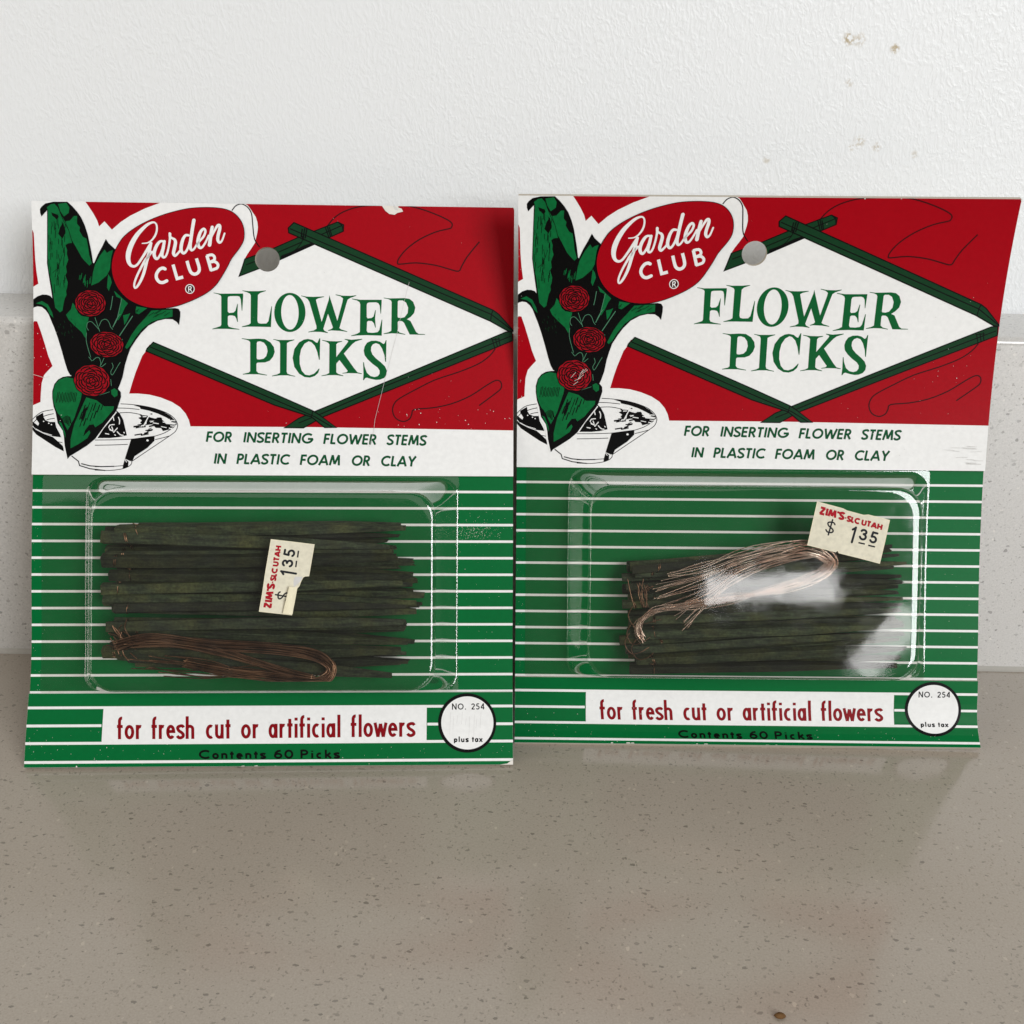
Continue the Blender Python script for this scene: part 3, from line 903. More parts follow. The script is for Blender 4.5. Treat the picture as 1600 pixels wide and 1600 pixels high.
def bouquet_print():
    rnd = random.Random(11)
    p = Print()
    z = 0.03
    B, W = 'black', 'white'
    # dish, under the leaves
    for t in (H4('110 860 150 800 230 730 300 690 380 670 480 655'), H4('310 770 400 740 500 720'), H4('370 825 440 808 510 800'),
              H4('520 1185 580 1195 640 1205')):
        p.stroke(smooth_path(t, 3), 1.1, B, z + p.step())
    for t in ('425 345 600 355 800 380 1000 425 1200 500 1310 580 1360 650 1375 710 1340 800 1240 880 900 1110 620 1300',
              '370 415 550 420 740 440', '410 495 560 490 700 510 780 530', '990 885 1150 832 1300 742 1350 680',
              '0 948 300 945 580 935 800 908 1000 882', '1000 942 1150 905 1240 880', '0 1035 300 1030 545 1020',
              '0 1393 250 1390 470 1375', '0 1450 250 1455 450 1430 560 1390 610 1340 612 1290'):
        p.stroke(smooth_path(H5(t), 3), 1.05, B, z + p.step())
    for t in ('335 455 380 490', '378 490 385 515 450 535 545 546', '395 503 450 517 520 522 600 520'):
        p.stroke(FC(t), 1.6, B, z + p.step())
    p.poly(H4('110 870 190 800 195 770 310 705 320 780 350 830 420 860 510 860 530 950 590 1060 610 1115 480 1100 300 1040 180 970 120 900'), B, z + p.step())
    p.poly(H4('160 870 205 825 245 885 228 922'), W, z + p.step())
    p.poly(H4('130 850 190 790 195 815 150 862'), W, z + p.step())
    p.poly(H4('115 920 190 990 330 1060 470 1110 520 1150 650 1270 655 1350 520 1280 350 1170 200 1070 140 1000'), B, z + p.step())
    p.stroke(H4('190 975 300 1035 460 1080'), 0.9, W, z + p.step())
    for c in ((320, 850), (405, 882), (450, 905)):
        q = fr(40, 580, 10.667, '%f %f' % c)[0]
        p.poly(ring_pts(q[0], q[1], 1.1, 1.0, 8), W, z + p.step())
    p.poly(H5('340 440 410 500 470 610 530 870 400 900 250 915 20 915 180 700'), B, z + p.step())
    for t in ('390 570 410 620 405 680', '230 740 250 700 320 690', '240 760 300 800 280 730', '310 820 370 750', '175 840 230 850',
              '370 810 420 860 470 870', '480 820 490 830', '300 560 315 620', '330 860 340 870', '250 780 290 790'):
        p.stroke(smooth_path(H5(t), 2), 1.5, W, z + p.step(), caps=True)
    p.poly(H5('640 370 760 375 900 395 1100 455 1250 540 1350 640 1362 700 1300 650 1200 580 1050 510 900 460 760 430 745 400'), B, z + p.step())
    p.poly(H5('740 530 870 540 900 570 820 700 750 660 780 620 720 580 770 560'), B, z + p.step())
    p.poly(H5('880 560 1000 590 1100 570 1180 680 1300 690 1340 690 1250 770 1130 800 1100 750 1010 745 960 690 920 690 850 700'), B, z + p.step())
    for k in range(16):
        x, y = rnd.uniform(640, 1080), rnd.uniform(690, 870)
        if y > 900 - (x - 600) * 0.02:
            continue
        l = rnd.uniform(40, 130)
        p.stroke(H5('%f %f %f %f' % (x, y, x + l, y - rnd.uniform(8, 28))), rnd.uniform(0.9, 2.6), B, z + p.step())
    for k in range(26):
        x = rnd.uniform(780, 1280)
        y = 470 + (x - 780) * 0.33 + rnd.uniform(-10, 150)
        l = rnd.uniform(30, 100)
        p.stroke(H5('%f %f %f %f' % (x, y, x + l, y + rnd.uniform(-15, 30))), rnd.uniform(0.7, 1.7), rnd.choice([B, W, W]), z + p.step())
    p.stroke(H5('920 500 805 720'), 1.6, W, z + p.step())
    p.poly(H5('600 940 800 910 990 885 990 960 870 1080 660 1220 630 1290 590 1300 500 1260'), B, z + p.step())
    p.poly(H5('660 1220 720 1205 800 1160 690 1235'), W, z + p.step())
    q = H5('875 955')[0]
    p.poly(ring_pts(q[0], q[1], 1.9, 1.6, 10), W, z + p.step())
    p.poly(H5('470 1370 500 1265 560 1310 555 1390 465 1425'), B, z + p.step())
    p.stroke(H5('500 1275 530 1320'), 1.0, W, z + p.step())
    # white gap then black silhouette of leaves
    bl = H4('1180 1140 1050 1250 900 1345 760 1430 720 1480 670 1250 660 1110 640 1010 555 880 520 700 485 600 465 460 465 350 500 230 560 155 640 110 720 97 790 95')
    p.stroke(H4('720 1480 655 1250 640 1110 620 1010 535 880 500 700'), 3.0, W, z + p.step())
    p.stroke(H4('1200 1130 1310 960 1420 830 1530 690'), 2.2, W, z + p.step())
    sil = H1('260 195 290 150 350 100 420 85 480 72 715 72 800 150 880 240 950 340 1010 470 1060 620 1095 780 1125 930 1150 1090 1165 1100 1230 950 1300 820 1360 695 1410 770 1505 855 1600 960') + \
        H3('700 300 1300 466 1440 458 1500 470 1530 520 1528 600 1508 740 1470 690 1400 645 1280 640 1150 670 1000 750 880 870 790 990 700 1130 650 1270 610 1400 570 1600') + \
        H5('415 30 385 95 430 150 435 230 410 310 370 430 340 490 180 690') + bl + H4('760 75 720 0') + \
        H2('680 1370 620 1150 560 950 500 780 450 660 410 560 360 490 300 440 230 428 170 445 125 490 108 540 115 400 160 310 230 260 310 232 380 235 440 255 472 295 465 230 430 10') + \
        H1('410 1270 385 1100 385 700 380 215 330 270 290 320 265 260')
    p.poly(sil, B, z + p.step())
    L = 'leaf'
    zb = z + 0.075
    p.k = 0

    def leaf(pts, m=L):
        p.poly(pts, m, zb + p.step())
    leaf(H1('395 225 375 165 440 115 500 105 560 170 600 270 690 420 760 600 800 760 760 765 730 770 690 800 720 880 715 950 740 1040 700 1150 715 1250 690 1300 730 1420 720 1500 690 1600') +
         H2('700 170 710 240 680 300 660 380 640 500 600 530 520 450 490 250 470 100') + H1('480 1550 455 1400 420 1250 400 1100 395 700'))
    leaf(H1('560 110 700 90 750 170 740 260 660 320 600 230'))
    leaf(H1('690 400 760 390 830 310 880 310 880 440 930 500 920 560 980 660 1040 690 1070 850 1085 960 1130 1100 1090 1140 1010 1060 960 1000 860 820 800 720 740 540'))
    leaf(H1('1340 870 1380 930 1420 900 1480 880 1450 1000 1430 1200 1380 1300 1240 1420 1120 1470 1150 1250 1180 1130 1260 980'))
    leaf(H1('1400 1280 1440 1340 1460 1420 1410 1560 1380 1500'))
    leaf(H3('1050 500 1400 480 1400 600 1300 622 1150 652 1050 690 900 800 780 950 700 1080 640 1140 610 1110 720 900 820 760 950 620'))
    leaf(H3('430 170 520 250 660 380 610 450 560 560 500 660 480 640 540 420 540 300 470 270'))
    leaf(H3('800 430 980 460 840 560 780 540'))
    leaf(H3('580 580 660 560 700 540 640 680 600 740'))
    leaf(H2('200 380 300 340 400 400 470 530 490 620 430 560 380 450 300 400'))
    leaf(H2('810 370 850 420 900 540 960 590 1080 610 1060 690 1030 780 1040 870 1020 960 960 860 850 760 740 650 700 570 780 480'))
    leaf(H4('830 140 850 230 960 370 940 480 880 650 830 800 770 910 720 1000 690 940 600 760 560 720 520 640 480 500 475 380 510 240 580 160 700 115'))
    leaf(H4('1030 450 1200 500 1330 600 1490 600 1480 660 1300 870 1180 950 1150 900 1080 910 1010 1000 980 1100 1080 1000 1100 1040 1050 1130 900 1230 770 1300 770 1150 830 900 900 740 980 560'))
    leaf(H4('1440 330 1500 300 1550 340 1550 420 1500 450 1450 400'))
    leaf(H4('570 850 620 880 680 1040 690 1130 640 1000'))
    # black ink over the leaves: blotches, midrib and hatching
    for t in (H1('650 420 690 560 690 600 640 690 570 610 600 500'), H1('450 250 490 265 560 290 575 330 540 370 500 330 470 310'),
              H4('1060 600 1020 720 960 860 940 800 1000 640')):
        leaf(t, B)
    ink = []
    for t, w in ((H1('590 240 660 400 740 540 800 740 900 900 960 1010'), 0.8), (H1('780 770 830 900 900 1100'), 3.2),
                 (H1('570 950 600 1080 560 1200'), 0.8), (H1('640 960 580 1150'), 0.7), (H1('480 1260 540 1200 520 1330'), 0.9),
                 (H1('760 900 800 1050 790 1300'), 1.8)):
        ink.append((t, w, B))
    for k in range(13):
        x = 560 + k * 26
        ink.append((H4('%f %f %f %f' % (x, 370 + rnd.uniform(-15, 15), x - 30, 520 + rnd.uniform(-20, 25))), 0.95, B))
    for k in range(20):
        x = 960 + (k % 7) * 60 + rnd.uniform(-10, 10)
        y = 560 + (k // 7) * 130 + rnd.uniform(-30, 30)
        if x > 1300 - (y - 560) * 0.9:
            continue
        ink.append((H4('%f %f %f %f' % (x, y, x - 45, y + 130)), rnd.uniform(0.8, 1.8), B))
    for k in range(8):
        x = 720 + k * 18
        ink.append((H4('%f %f %f %f' % (x - 90, 760 + rnd.uniform(-20, 40), x - 60, 900 + rnd.uniform(-20, 30))), 1.0, B))
    for k in range(46):
        x = rnd.uniform(410, 690)
        y = rnd.uniform(300, 1450)
        ink.append((H1('%f %f %f %f' % (x, y, x + rnd.uniform(-8, 8), y + rnd.uniform(60, 170))), 0.75, B))
    for k in range(16):
        x = rnd.uniform(930, 1130)
        y = rnd.uniform(1250, 1430)
        ink.append((H1('%f %f %f %f' % (x, y, x - 12, y + rnd.uniform(60, 120))), 0.8, L))
    for k in range(14):
        x = rnd.uniform(560, 860)
        y = rnd.uniform(620, 960)
        ink.append((H2('%f %f %f %f' % (x, y, x + 12, y + rnd.uniform(20, 60))), 0.7, 'bar'))
    for k in range(12):
        x = rnd.uniform(830, 1380)
        y = 470 + rnd.uniform(0, 120)
        ink.append((H3('%f %f %f %f' % (x, y, x - 90, y + 60)), 0.7, B))
    for t, w in ((H3('560 300 520 480 480 650 410 780'), 1.0), (H3('740 590 640 740 520 920'), 1.3), (H3('410 260 390 400 370 490'), 1.0),
                 (H3('560 1340 480 1250 400 1600'), 0.0)):
        if w:
            ink.append((t, w, 'vein'))
    for t in ('1180 615 1230 760 1260 850', '1075 830 1045 780 1060 700 1120 685 1180 740 1240 810', '1250 760 1290 670 1360 645 1410 690 1440 770 1475 815',
              '1475 780 1540 640 1600 560', '1040 870 1035 1000 1070 1150 1110 1280', '1075 1270 1130 1340', '1140 1335 1200 1285 1250 1290 1275 1370 1270 1445 1360 1380', '1280 1400 1330 1290',
              '1460 1370 1480 1440 1440 1520 1470 1570 1560 1420 1600 1360', '1520 890 1570 930 1640 990'):
        ink.append((smooth_path(H2(t), 3), 0.85, 'vein'))
    ink.append((H4('1180 430 1300 400 1420 360'), 0.7, 'vein'))
    ink.append((H4('1440 150 1450 260'), 0.8, 'vein'))
    for t, w, m in ink:
        p.stroke(t, w, m, zb + p.step())
    # three roses
    zr = zb + p.step() + 0.004
    p.k = 0
    for (cx, cy, rx, ry, rot) in ((143.8, 475.6, 23.2, 19.8, 0.1), (169.0, 539.8, 25.4, 19.2, 0.12), (145.6, 596.0, 27.2, 23.6, 0.18)):
        n = 66
        edge = []
        for k in range(n):
            a = 2 * math.pi * k / n
            r = 1.0 + 0.045 * abs(math.sin(a * 5.5 + cx)) - 0.02
            x, y = rx * r * math.cos(a), ry * r * math.sin(a)
            edge.append((cx + x * math.cos(rot) - y * math.sin(rot), cy + x * math.sin(rot) + y * math.cos(rot)))
        big = [(cx + (q[0] - cx) * 1.045, cy + (q[1] - cy) * 1.05) for q in edge]
        p.poly(big, B, zr)
        p.poly(edge, 'rose', zr + 0.006)
        for ri, fr_ in enumerate((0.86, 0.70, 0.55, 0.40, 0.26, 0.13)):
            np_ = (8, 7, 6, 5, 4, 3)[ri]
            a0 = rnd.uniform(0, 6)
            for k in range(np_):
                s = a0 + 2 * math.pi * k / np_
                span = 2 * math.pi / np_ * rnd.uniform(0.9, 1.12)
                pts = []
                for t in range(9):
                    a = s + span * t / 8
                    bulge = fr_ + 0.07 * math.sin(math.pi * t / 8) + rnd.uniform(-0.012, 0.012)
                    if t == 8:
                        bulge -= 0.09
                    x, y = rx * bulge * math.cos(a), ry * bulge * math.sin(a)
                    pts.append((cx + x * math.cos(rot) - y * math.sin(rot), cy + x * math.sin(rot) + y * math.cos(rot)))
                ws = [0.9 + 1.15 * math.sin(math.pi * (t + 0.6) / 9) for t in range(9)]
                p.stroke(pts, ws, B, zr + 0.008 + p.step(0.0004))
    return p


# ------------------------------------------------------------------ artwork: striped panels
STRIPES = [65.12 - 3.985 * i for i in range(13)]
LOW = [13.68, 9.50, 5.48, 1.17]
ident = (lambda q: q)


def rect(u0, u1, v0, v1):
    return [(u0, v0), (u1, v0), (u1, v1), (u0, v1)]


def stripes_print():
    p = Print(ident)
    p.poly(rect(-1, 115, 10, 72), 'green', 0.02)
    for v in STRIPES:
        p.poly(rect(-1, 115, v - 0.29, v + 0.29), 'white', 0.045)
    return p


def footer_print():
    p = Print(ident)
    p.poly(rect(-1, 115, -1, 18), 'green', 0.02)
    for v in LOW[:1] + LOW[2:]:
        p.poly(rect(-1, 115, v - 0.31, v + 0.31), 'white', 0.045)
    p.poly(rect(-1, 17.3, LOW[1] - 0.31, LOW[1] + 0.31), 'white', 0.045)
    p.poly(rect(93.6, 115, LOW[1] - 0.31, LOW[1] + 0.31), 'white', 0.045)
    p.poly(rect(17.55, 93.45, LOW[2] + 0.1, LOW[0] - 0.1), 'white', 0.06)
    return p


def slogan_print():
    p = Print()
    for txt, x0, x1, b0, b1 in (('for', 185.2, 224.5, 1155.4, 1155.3), ('fresh', 238.8, 305.8, 1155.2, 1154.9),
                                ('cut', 323.4, 362.2, 1154.7, 1154.4), ('or', 378.2, 406.5, 1154.2, 1154),
                                ('artificial', 421.2, 533.2, 1153.6, 1152.5), ('flowers', 548.8, 648.6, 1152.1, 1151.4)):
        word(p, txt, x0, x1, b0, b1, 35.0, 4.8, 'slogan', 0.09, gap=0.075)
    return p


def contents_print():
    p = Print()
    for txt, x0, x1, b0, b1 in (('Contents', 311.8, 416.0, 1185.6, 1185.4), ('60', 428.8, 459, 1185.3, 1185.2), ('Picks', 469.6, 531.2, 1185, 1184.7)):
        word(p, txt, x0, x1, b0, b1, 13.2, 3.2, 'black', 0.05, gap=0.16)
    return p


def circle_print(which):
    p = Print()
    p.poly(ring_pts(730, 1130, 45.2, 46.2, 56), 'black', 0.10)
    p.poly(ring_pts(730.3, 1130, 40.6, 41.2, 56), 'white', 0.12)
    word(p, 'NO.', 706.3, 728.6, 1109.6, 1109.5, 9.6, 1.55, 'black', 0.14, gap=0.16)
    word(p, '254', 736.4, 757.2, 1109.5, 1109.2, 9.6, 1.55, 'black', 0.14, gap=0.14)
    word(p, 'plus', 709.3, 732, 1159.6, 1159.5, 8.4, 1.9, 'black', 0.14, gap=0.16)
    word(p, 'tax', 737.3, 753.8, 1159.5, 1159.4, 8.8, 1.9, 'black', 0.14, gap=0.10)
    for k in range(9 if which == 0 else 0):
        x = 705 + k * 6 + random.uniform(-2, 2)
        p.stroke([(x, random.uniform(1112, 1125)), (x - 1.5, random.uniform(1130, 1158))], 0.35, 'grime', 0.13)
    return p


def specks(p, rnd, n, x0, x1, y0, y1, r0, r1, mat, z, gauss=False):
    for k in range(n):
        if gauss:
            x, y = rnd.gauss((x0 + x1) / 2, (x1 - x0) / 4.5), rnd.gauss((y0 + y1) / 2, (y1 - y0) / 4.5)
        else:
            x, y = rnd.uniform(x0, x1), rnd.uniform(y0, y1)
        r = rnd.uniform(r0, r1) * rnd.uniform(0.5, 1)
        m = 5
        p.poly([(x + r * rnd.uniform(.5, 1.3) * math.cos(6.283 * i / m), y + r * rnd.uniform(.5, 1.3) * math.sin(6.283 * i / m)) for i in range(m)],
               mat, z + p.step(0.0003))


def header_wear(which):
    rnd = random.Random(3 if which else 5)
    p = Print()
    z = 0.19
    if which == 0:
        p.poly(FB('640 50 668 92 690 125 715 145 748 150 765 138 800 130 792 112 770 104 780 50'), 'scuff', z)
        p.poly(FB('735 88 760 104 772 124 748 118'), 'grime', z + 0.004)
        specks(p, rnd, 26, 620, 800, 640, 673, 0.4, 1.0, 'scuff', z)
        specks(p, rnd, 22, 500, 800, 325, 640, 0.3, 0.6, 'scuff', z)
        specks(p, rnd, 20, 52, 100, 520, 665, 0.4, 0.9, 'scuff', z)
        p.stroke(FB('838 570 800 720 760 900 700 1130 660 1290 625 1430 618 1500 590 1600'), 0.4, 'grime', z + 0.002)
        p.stroke(FA('75 1140 110 1150 160 1165 200 1160'), 0.5, 'scuff', z + 0.002)
        specks(p, rnd, 14, 440, 795, 318, 324, 0.8, 2.6, 'scuff', z)
        specks(p, rnd, 26, 300, 700, 400, 735, 0.3, 0.8, 'grime', z)
    else:
        specks(p, rnd, 34, 52, 62, 340, 640, 0.3, 0.9, 'scuff', z)
        specks(p, rnd, 30, 300, 800, 325, 660, 0.25, 0.5, 'scuff', z)
        specks(p, rnd, 12, 560, 800, 318, 324, 0.8, 2.4, 'scuff', z)
        specks(p, rnd, 40, 560, 770, 440, 735, 0.3, 0.9, 'grime', z)
        for k in range(14):
            x, y = rnd.uniform(735, 785), rnd.uniform(705, 742)
            p.stroke([(x, y), (x + rnd.uniform(8, 22), y + rnd.uniform(-1, 1))], rnd.uniform(0.3, 0.8), 'grime', z + p.step())
        for k in range(8):
            x, y = rnd.uniform(140, 160), rnd.uniform(590, 612)
            p.stroke([(x, y), (x + rnd.uniform(4, 12), y + rnd.uniform(-9, -3))], 0.5, 'scuff', z + p.step())
    # bare core showing along the trimmed edges and corners
    p.poly([(798, 310), (812, 310), (812, 332), (803.2, 330), (801, 325)], 'scuff', z)
    return p


def footer_wear(which):
    rnd = random.Random(13 + which)
    p = Print()
    z = 0.16
    specks(p, rnd, 60, 48, 300, 1140, 1196, 0.3, 0.8, 'scuff', z)
    specks(p, rnd, 30, 520, 800, 1165, 1196, 0.3, 0.8, 'scuff', z)
    for k in range(10):
        x = rnd.uniform(60, 790)
        w = rnd.uniform(3, 14)
        y = 1197.2
        p.poly([(x, y + 3), (x + w * .3, y - rnd.uniform(.2, 1.0)), (x + w * .7, y - rnd.uniform(.2, 1.2)), (x + w, y + 3)], 'scuff', z + p.step())
    if which == 0:
        p.poly([(806, 1200), (806, 1184), (800, 1187), (792, 1193), (778, 1195), (770, 1200)], 'scuff', z + p.step())
    specks(p, rnd, 16, 172, 660, 1112, 1160, 0.3, 0.7, 'grime', z)
    return p


def panel_wear(which):
    rnd = random.Random(23 + which)
    p = Print()
    if which == 0:
        specks(p, rnd, 260, 710, 778, 815, 850, 0.25, 0.65, 'scuff', 0.08, True)
        specks(p, rnd, 50, 708, 798, 760, 1060, 0.25, 0.6, 'scuff', 0.08)
        specks(p, rnd, 40, 52, 70, 745, 1080, 0.25, 0.6, 'scuff', 0.08)
    else:
        specks(p, rnd, 40, 708, 798, 760, 1060, 0.25, 0.5, 'scuff', 0.08)
        specks(p, rnd, 30, 52, 62, 745, 1080, 0.25, 0.5, 'scuff', 0.08)
    return p


# ------------------------------------------------------------------ pack parts
def board(name, card, v0, v1, d0, d1, parent, hole=False, front=True):
    """a slab of card stock following the bend, with a punched hole if asked"""
    rnd = random.Random(int(v1 * 10))
    nu, nv = 13, max(2, int((v1 - v0) / 2.4))
    rc_ = 1.0
    vs, fs, mi = [], [], []
    # front face comes from a Print so that the hole is real
    p = Print(ident)
    p.poly([(0, v0), (CARD_W, v0), (CARD_W, v1), (0, v1)], 'white', 0)
    ob = p.emit(name, card, MATS, d1, None, parent, hole=hole)
    me = ob.data
    vv = [v.co + card.base for v in me.vertices]
    ff = [tuple(f.vertices) for f in me.polygons]
    mi = [0] * len(ff)
    n0 = len(vv)
    p2 = Print(ident)
    p2.poly([(0, v0), (CARD_W, v0), (CARD_W, v1), (0, v1)], 'white', 0)
    ob2 = p2.emit('tmp', card, MATS, d0, None, parent, hole=hole)
    vv += [v.co + card.base for v in ob2.data.vertices]
    ff += [tuple(i + n0 for i in reversed(f.vertices)) for f in ob2.data.polygons]
    mi += [1] * (len(ff) - len(mi))
    bpy.data.objects.remove(ob2)
    # edges

    def wall(loop, close):
        m = len(vv)
        for (u, v) in loop:
            vv.append(card.ply(u, v, d1))
            vv.append(card.ply(u, v, d0))
        n = len(loop)
        for i in range(n if close else n - 1):
            j = (i + 1) % n
            ff.append((m + 2 * i, m + 2 * i + 1, m + 2 * j + 1, m + 2 * j))
            mi.append(1)
    rows = [v0] + [j * ROW for j in range(int(v0 / ROW) + 1, int(v1 / ROW) + 1) if v0 + .01 < j * ROW < v1 - .01]
    per = [(CARD_W * k / nu, v0) for k in range(nu)] + [(CARD_W, v) for v in rows] + \
          [(CARD_W * (1 - k / nu), v1) for k in range(nu)] + [(0, v) for v in ([v1] + rows[:0:-1])]
    wall(per, True)
    if hole:
        wall([(HOLE[0] + HOLE[2] * math.cos(-2 * math.pi * k / 32), HOLE[1] + HOLE[2] * math.sin(-2 * math.pi * k / 32)) for k in range(32)], True)
    bpy.data.objects.remove(ob)
    bpy.data.meshes.remove(me)
    return link_mesh(name, vv, ff, [M_WHITE, M_EDGE], parent, mi, origin=card.base)


BASE_RECT, FRONT_RECT, BL_D = (13.0, 100.2, 17.5, 68.1), (17.6, 95.0, 19.2, 64.4), 13.0


def blister(card, parent):
    """vacuum-formed clear tray cover: flange, drafted walls, rolled edge, slightly domed face"""
    NC = 9
    NE = (14, 9)

    def loop(r4, rad):
        u0, u1, v0, v1 = r4
        out = []
        cs = ((u1 - rad, v1 - rad, 0), (u0 + rad, v1 - rad, 90), (u0 + rad, v0 + rad, 180), (u1 - rad, v0 + rad, 270))
        for k in range(4):
            cx, cy, a = cs[k]
            for i in range(NC + 1):
                t = math.radians(a + 90 * i / NC)
                out.append((cx + rad * math.cos(t), cy + rad * math.sin(t)))
            nx, ny, na = cs[(k + 1) % 4]
            t = math.radians(na)
            e = (nx + rad * math.cos(t), ny + rad * math.sin(t))
            m = NE[k % 2]
            s = out[-1]
            for i in range(1, m):
                out.append((s[0] + (e[0] - s[0]) * i / m, s[1] + (e[1] - s[1]) * i / m))
        return out

    def mixr(t):
        return tuple(a + (b - a) * t for a, b in zip(BASE_RECT, FRONT_RECT))
    rings = [(loop((2.4, 100.9, 17.2, 68.75), 0.6), 0.30), (loop((12.4, 100.6, 17.3, 68.5), 3.8), 0.32),
             (loop(mixr(0.0), 4.0), 0.42), (loop(mixr(0.06), 4.1), 1.1), (loop(mixr(0.3), 4.6), 4.2), (loop(mixr(0.6), 5.2), 8.0), (loop(mixr(0.86), 5.6), 11.5)]
    for k in range(1, 7):
        a = math.pi / 2 * k / 6
        rings.append((loop(mixr(0.86 + 0.26 * (1 - math.cos(a))), 5.8), 11.5 + (BL_D - 11.5) * math.sin(a)))
    last, ld = rings[-1]
    cu = sum(q[0] for q in last) / len(last)
    cv = sum(q[1] for q in last) / len(last)
    for s in (0.97, 0.9, 0.78, 0.62, 0.44, 0.26, 0.1):
        rings.append(([(cu + (q[0] - cu) * s, cv + (q[1] - cv) * s) for q in last], ld + 0.04 * (1 - s)))
    vs, fs = [], []
    n = len(last)
    for lp, d in rings:
        for (u, v) in lp:
            vs.append(card.world(u, v, d))
    for r in range(len(rings) - 1):
        for i in range(n):
            j = (i + 1) % n
            fs.append((r * n + i, r * n + j, (r + 1) * n + j, (r + 1) * n + i))
    fs.append(tuple((len(rings) - 1) * n + i for i in range(n)))
    return link_mesh('plastic_blister', vs, fs, M_PLASTIC, parent, smooth=True, origin=card.base)


def sticker(card, parent, origin, ex, ey, torn, label):
    """price label stuck on the blister face; local frame x along the writing, y down the label"""
    lx, ly = Vector(ex).length, Vector(ey).length
    W_, H_ = 17.0, 10.1
    ax, ay = Vector(ex) / W_, Vector(ey) / H_

    def mp(q):
        r = Vector(origin) + ax * q[0] + ay * q[1]
        return (r.x, r.y)
    D = BL_D + 0.40
    p = Print(mp)
    if torn:
        out = [(0, 0), (4, .05), (9, -.04), (17, 0), (17, 5), (16.95, 10.1), (9.5, 10.05), (9.35, 9.2), (9.0, 8.75), (8.1, 8.45), (6.9, 8.2), (6.3, 7.8), (3, 7.75), (0, 7.6)]
    else:
        out = [(0, 0), (6, .06), (7, .3), (11, .35), (12, 0), (17, 0), (17.05, 5), (17, 10.1), (12, 10.05), (7.4, 10.1), (7.0, 9.6), (6.6, 10.05), (0, 10.1)]
    p.poly(out, 'cream', 0)
    # thickness seen at the rim
    p.stroke(out, 0.12, 'cream2', 0.004, closed=True)
    z = 0.02
    word(p, "ZIM'S", 0.95, 6.7, 2.55, 2.55, 1.62, 0.54, 'sred', z, gap=0.08)
    word(p, '-', 6.85, 7.35, 2.5, 2.5, 1.3, 0.3, 'sred', z)
    word(p, 'SLC', 7.5, 10.4, 2.6, 2.6, 1.22, 0.42, 'sred', z, gap=0.10)
    word(p, 'UTAH', 10.9, 15.7, 2.6, 2.6, 1.22, 0.42, 'sred', z, gap=0.10)
    word(p, '1', 8.8, 10.1, 7.0, 7.0, 3.5, 0.50, 'sink', z, slant=0.05, round_=True)
    word(p, '3', 11.1, 12.8, 5.9, 5.9, 2.5, 0.50, 'sink', z, round_=True)
    word(p, '5', 13.5, 15.2, 6.0, 6.0, 2.6, 0.50, 'sink', z, round_=True)
    p.stroke([(11.2, 6.7), (12.7, 6.65)], 0.34, 'sink', z)
    p.stroke([(13.5, 6.75), (15.1, 6.7)], 0.34, 'sink', z)
    word(p, '$', 3.2, 5.2, 6.3, 6.3, 2.8, 0.34, 'sink', z, round_=True)
    if torn:
        p.poly([(9.0, 6.9), (9.1, 8.7), (8.2, 8.4), (6.4, 7.0), (8.0, 6.7)], 'grime', 0.016)
    ob = p.emit('price_sticker', card, MATS, D, None, parent, label=label)
    if torn:
        # curled strip torn from the lower edge
        cols = []
        for k in range(9):
            t = k / 8
            x = 0.2 + 6.4 * t
            for (yy, h) in ((7.75, 0.05), (7.1, 0.75), (6.5, 1.05), (5.55 + 0.5 * t, 0.85)):
                r = mp((x, yy))
                cols.append(card.world(r[0], r[1], D + h * (0.75 + 0.4 * math.sin(2.2 * t))))
        fs = []
        for k in range(8):
            for i in range(3):
                a = k * 4 + i
                fs.append((a, a + 1, a + 5, a + 4))
        c = link_mesh('torn_strip', cols, fs, M_CREAM2, ob, smooth=True, origin=card.base)
        c['label'] = 'curled torn strip of the price sticker'
    return ob


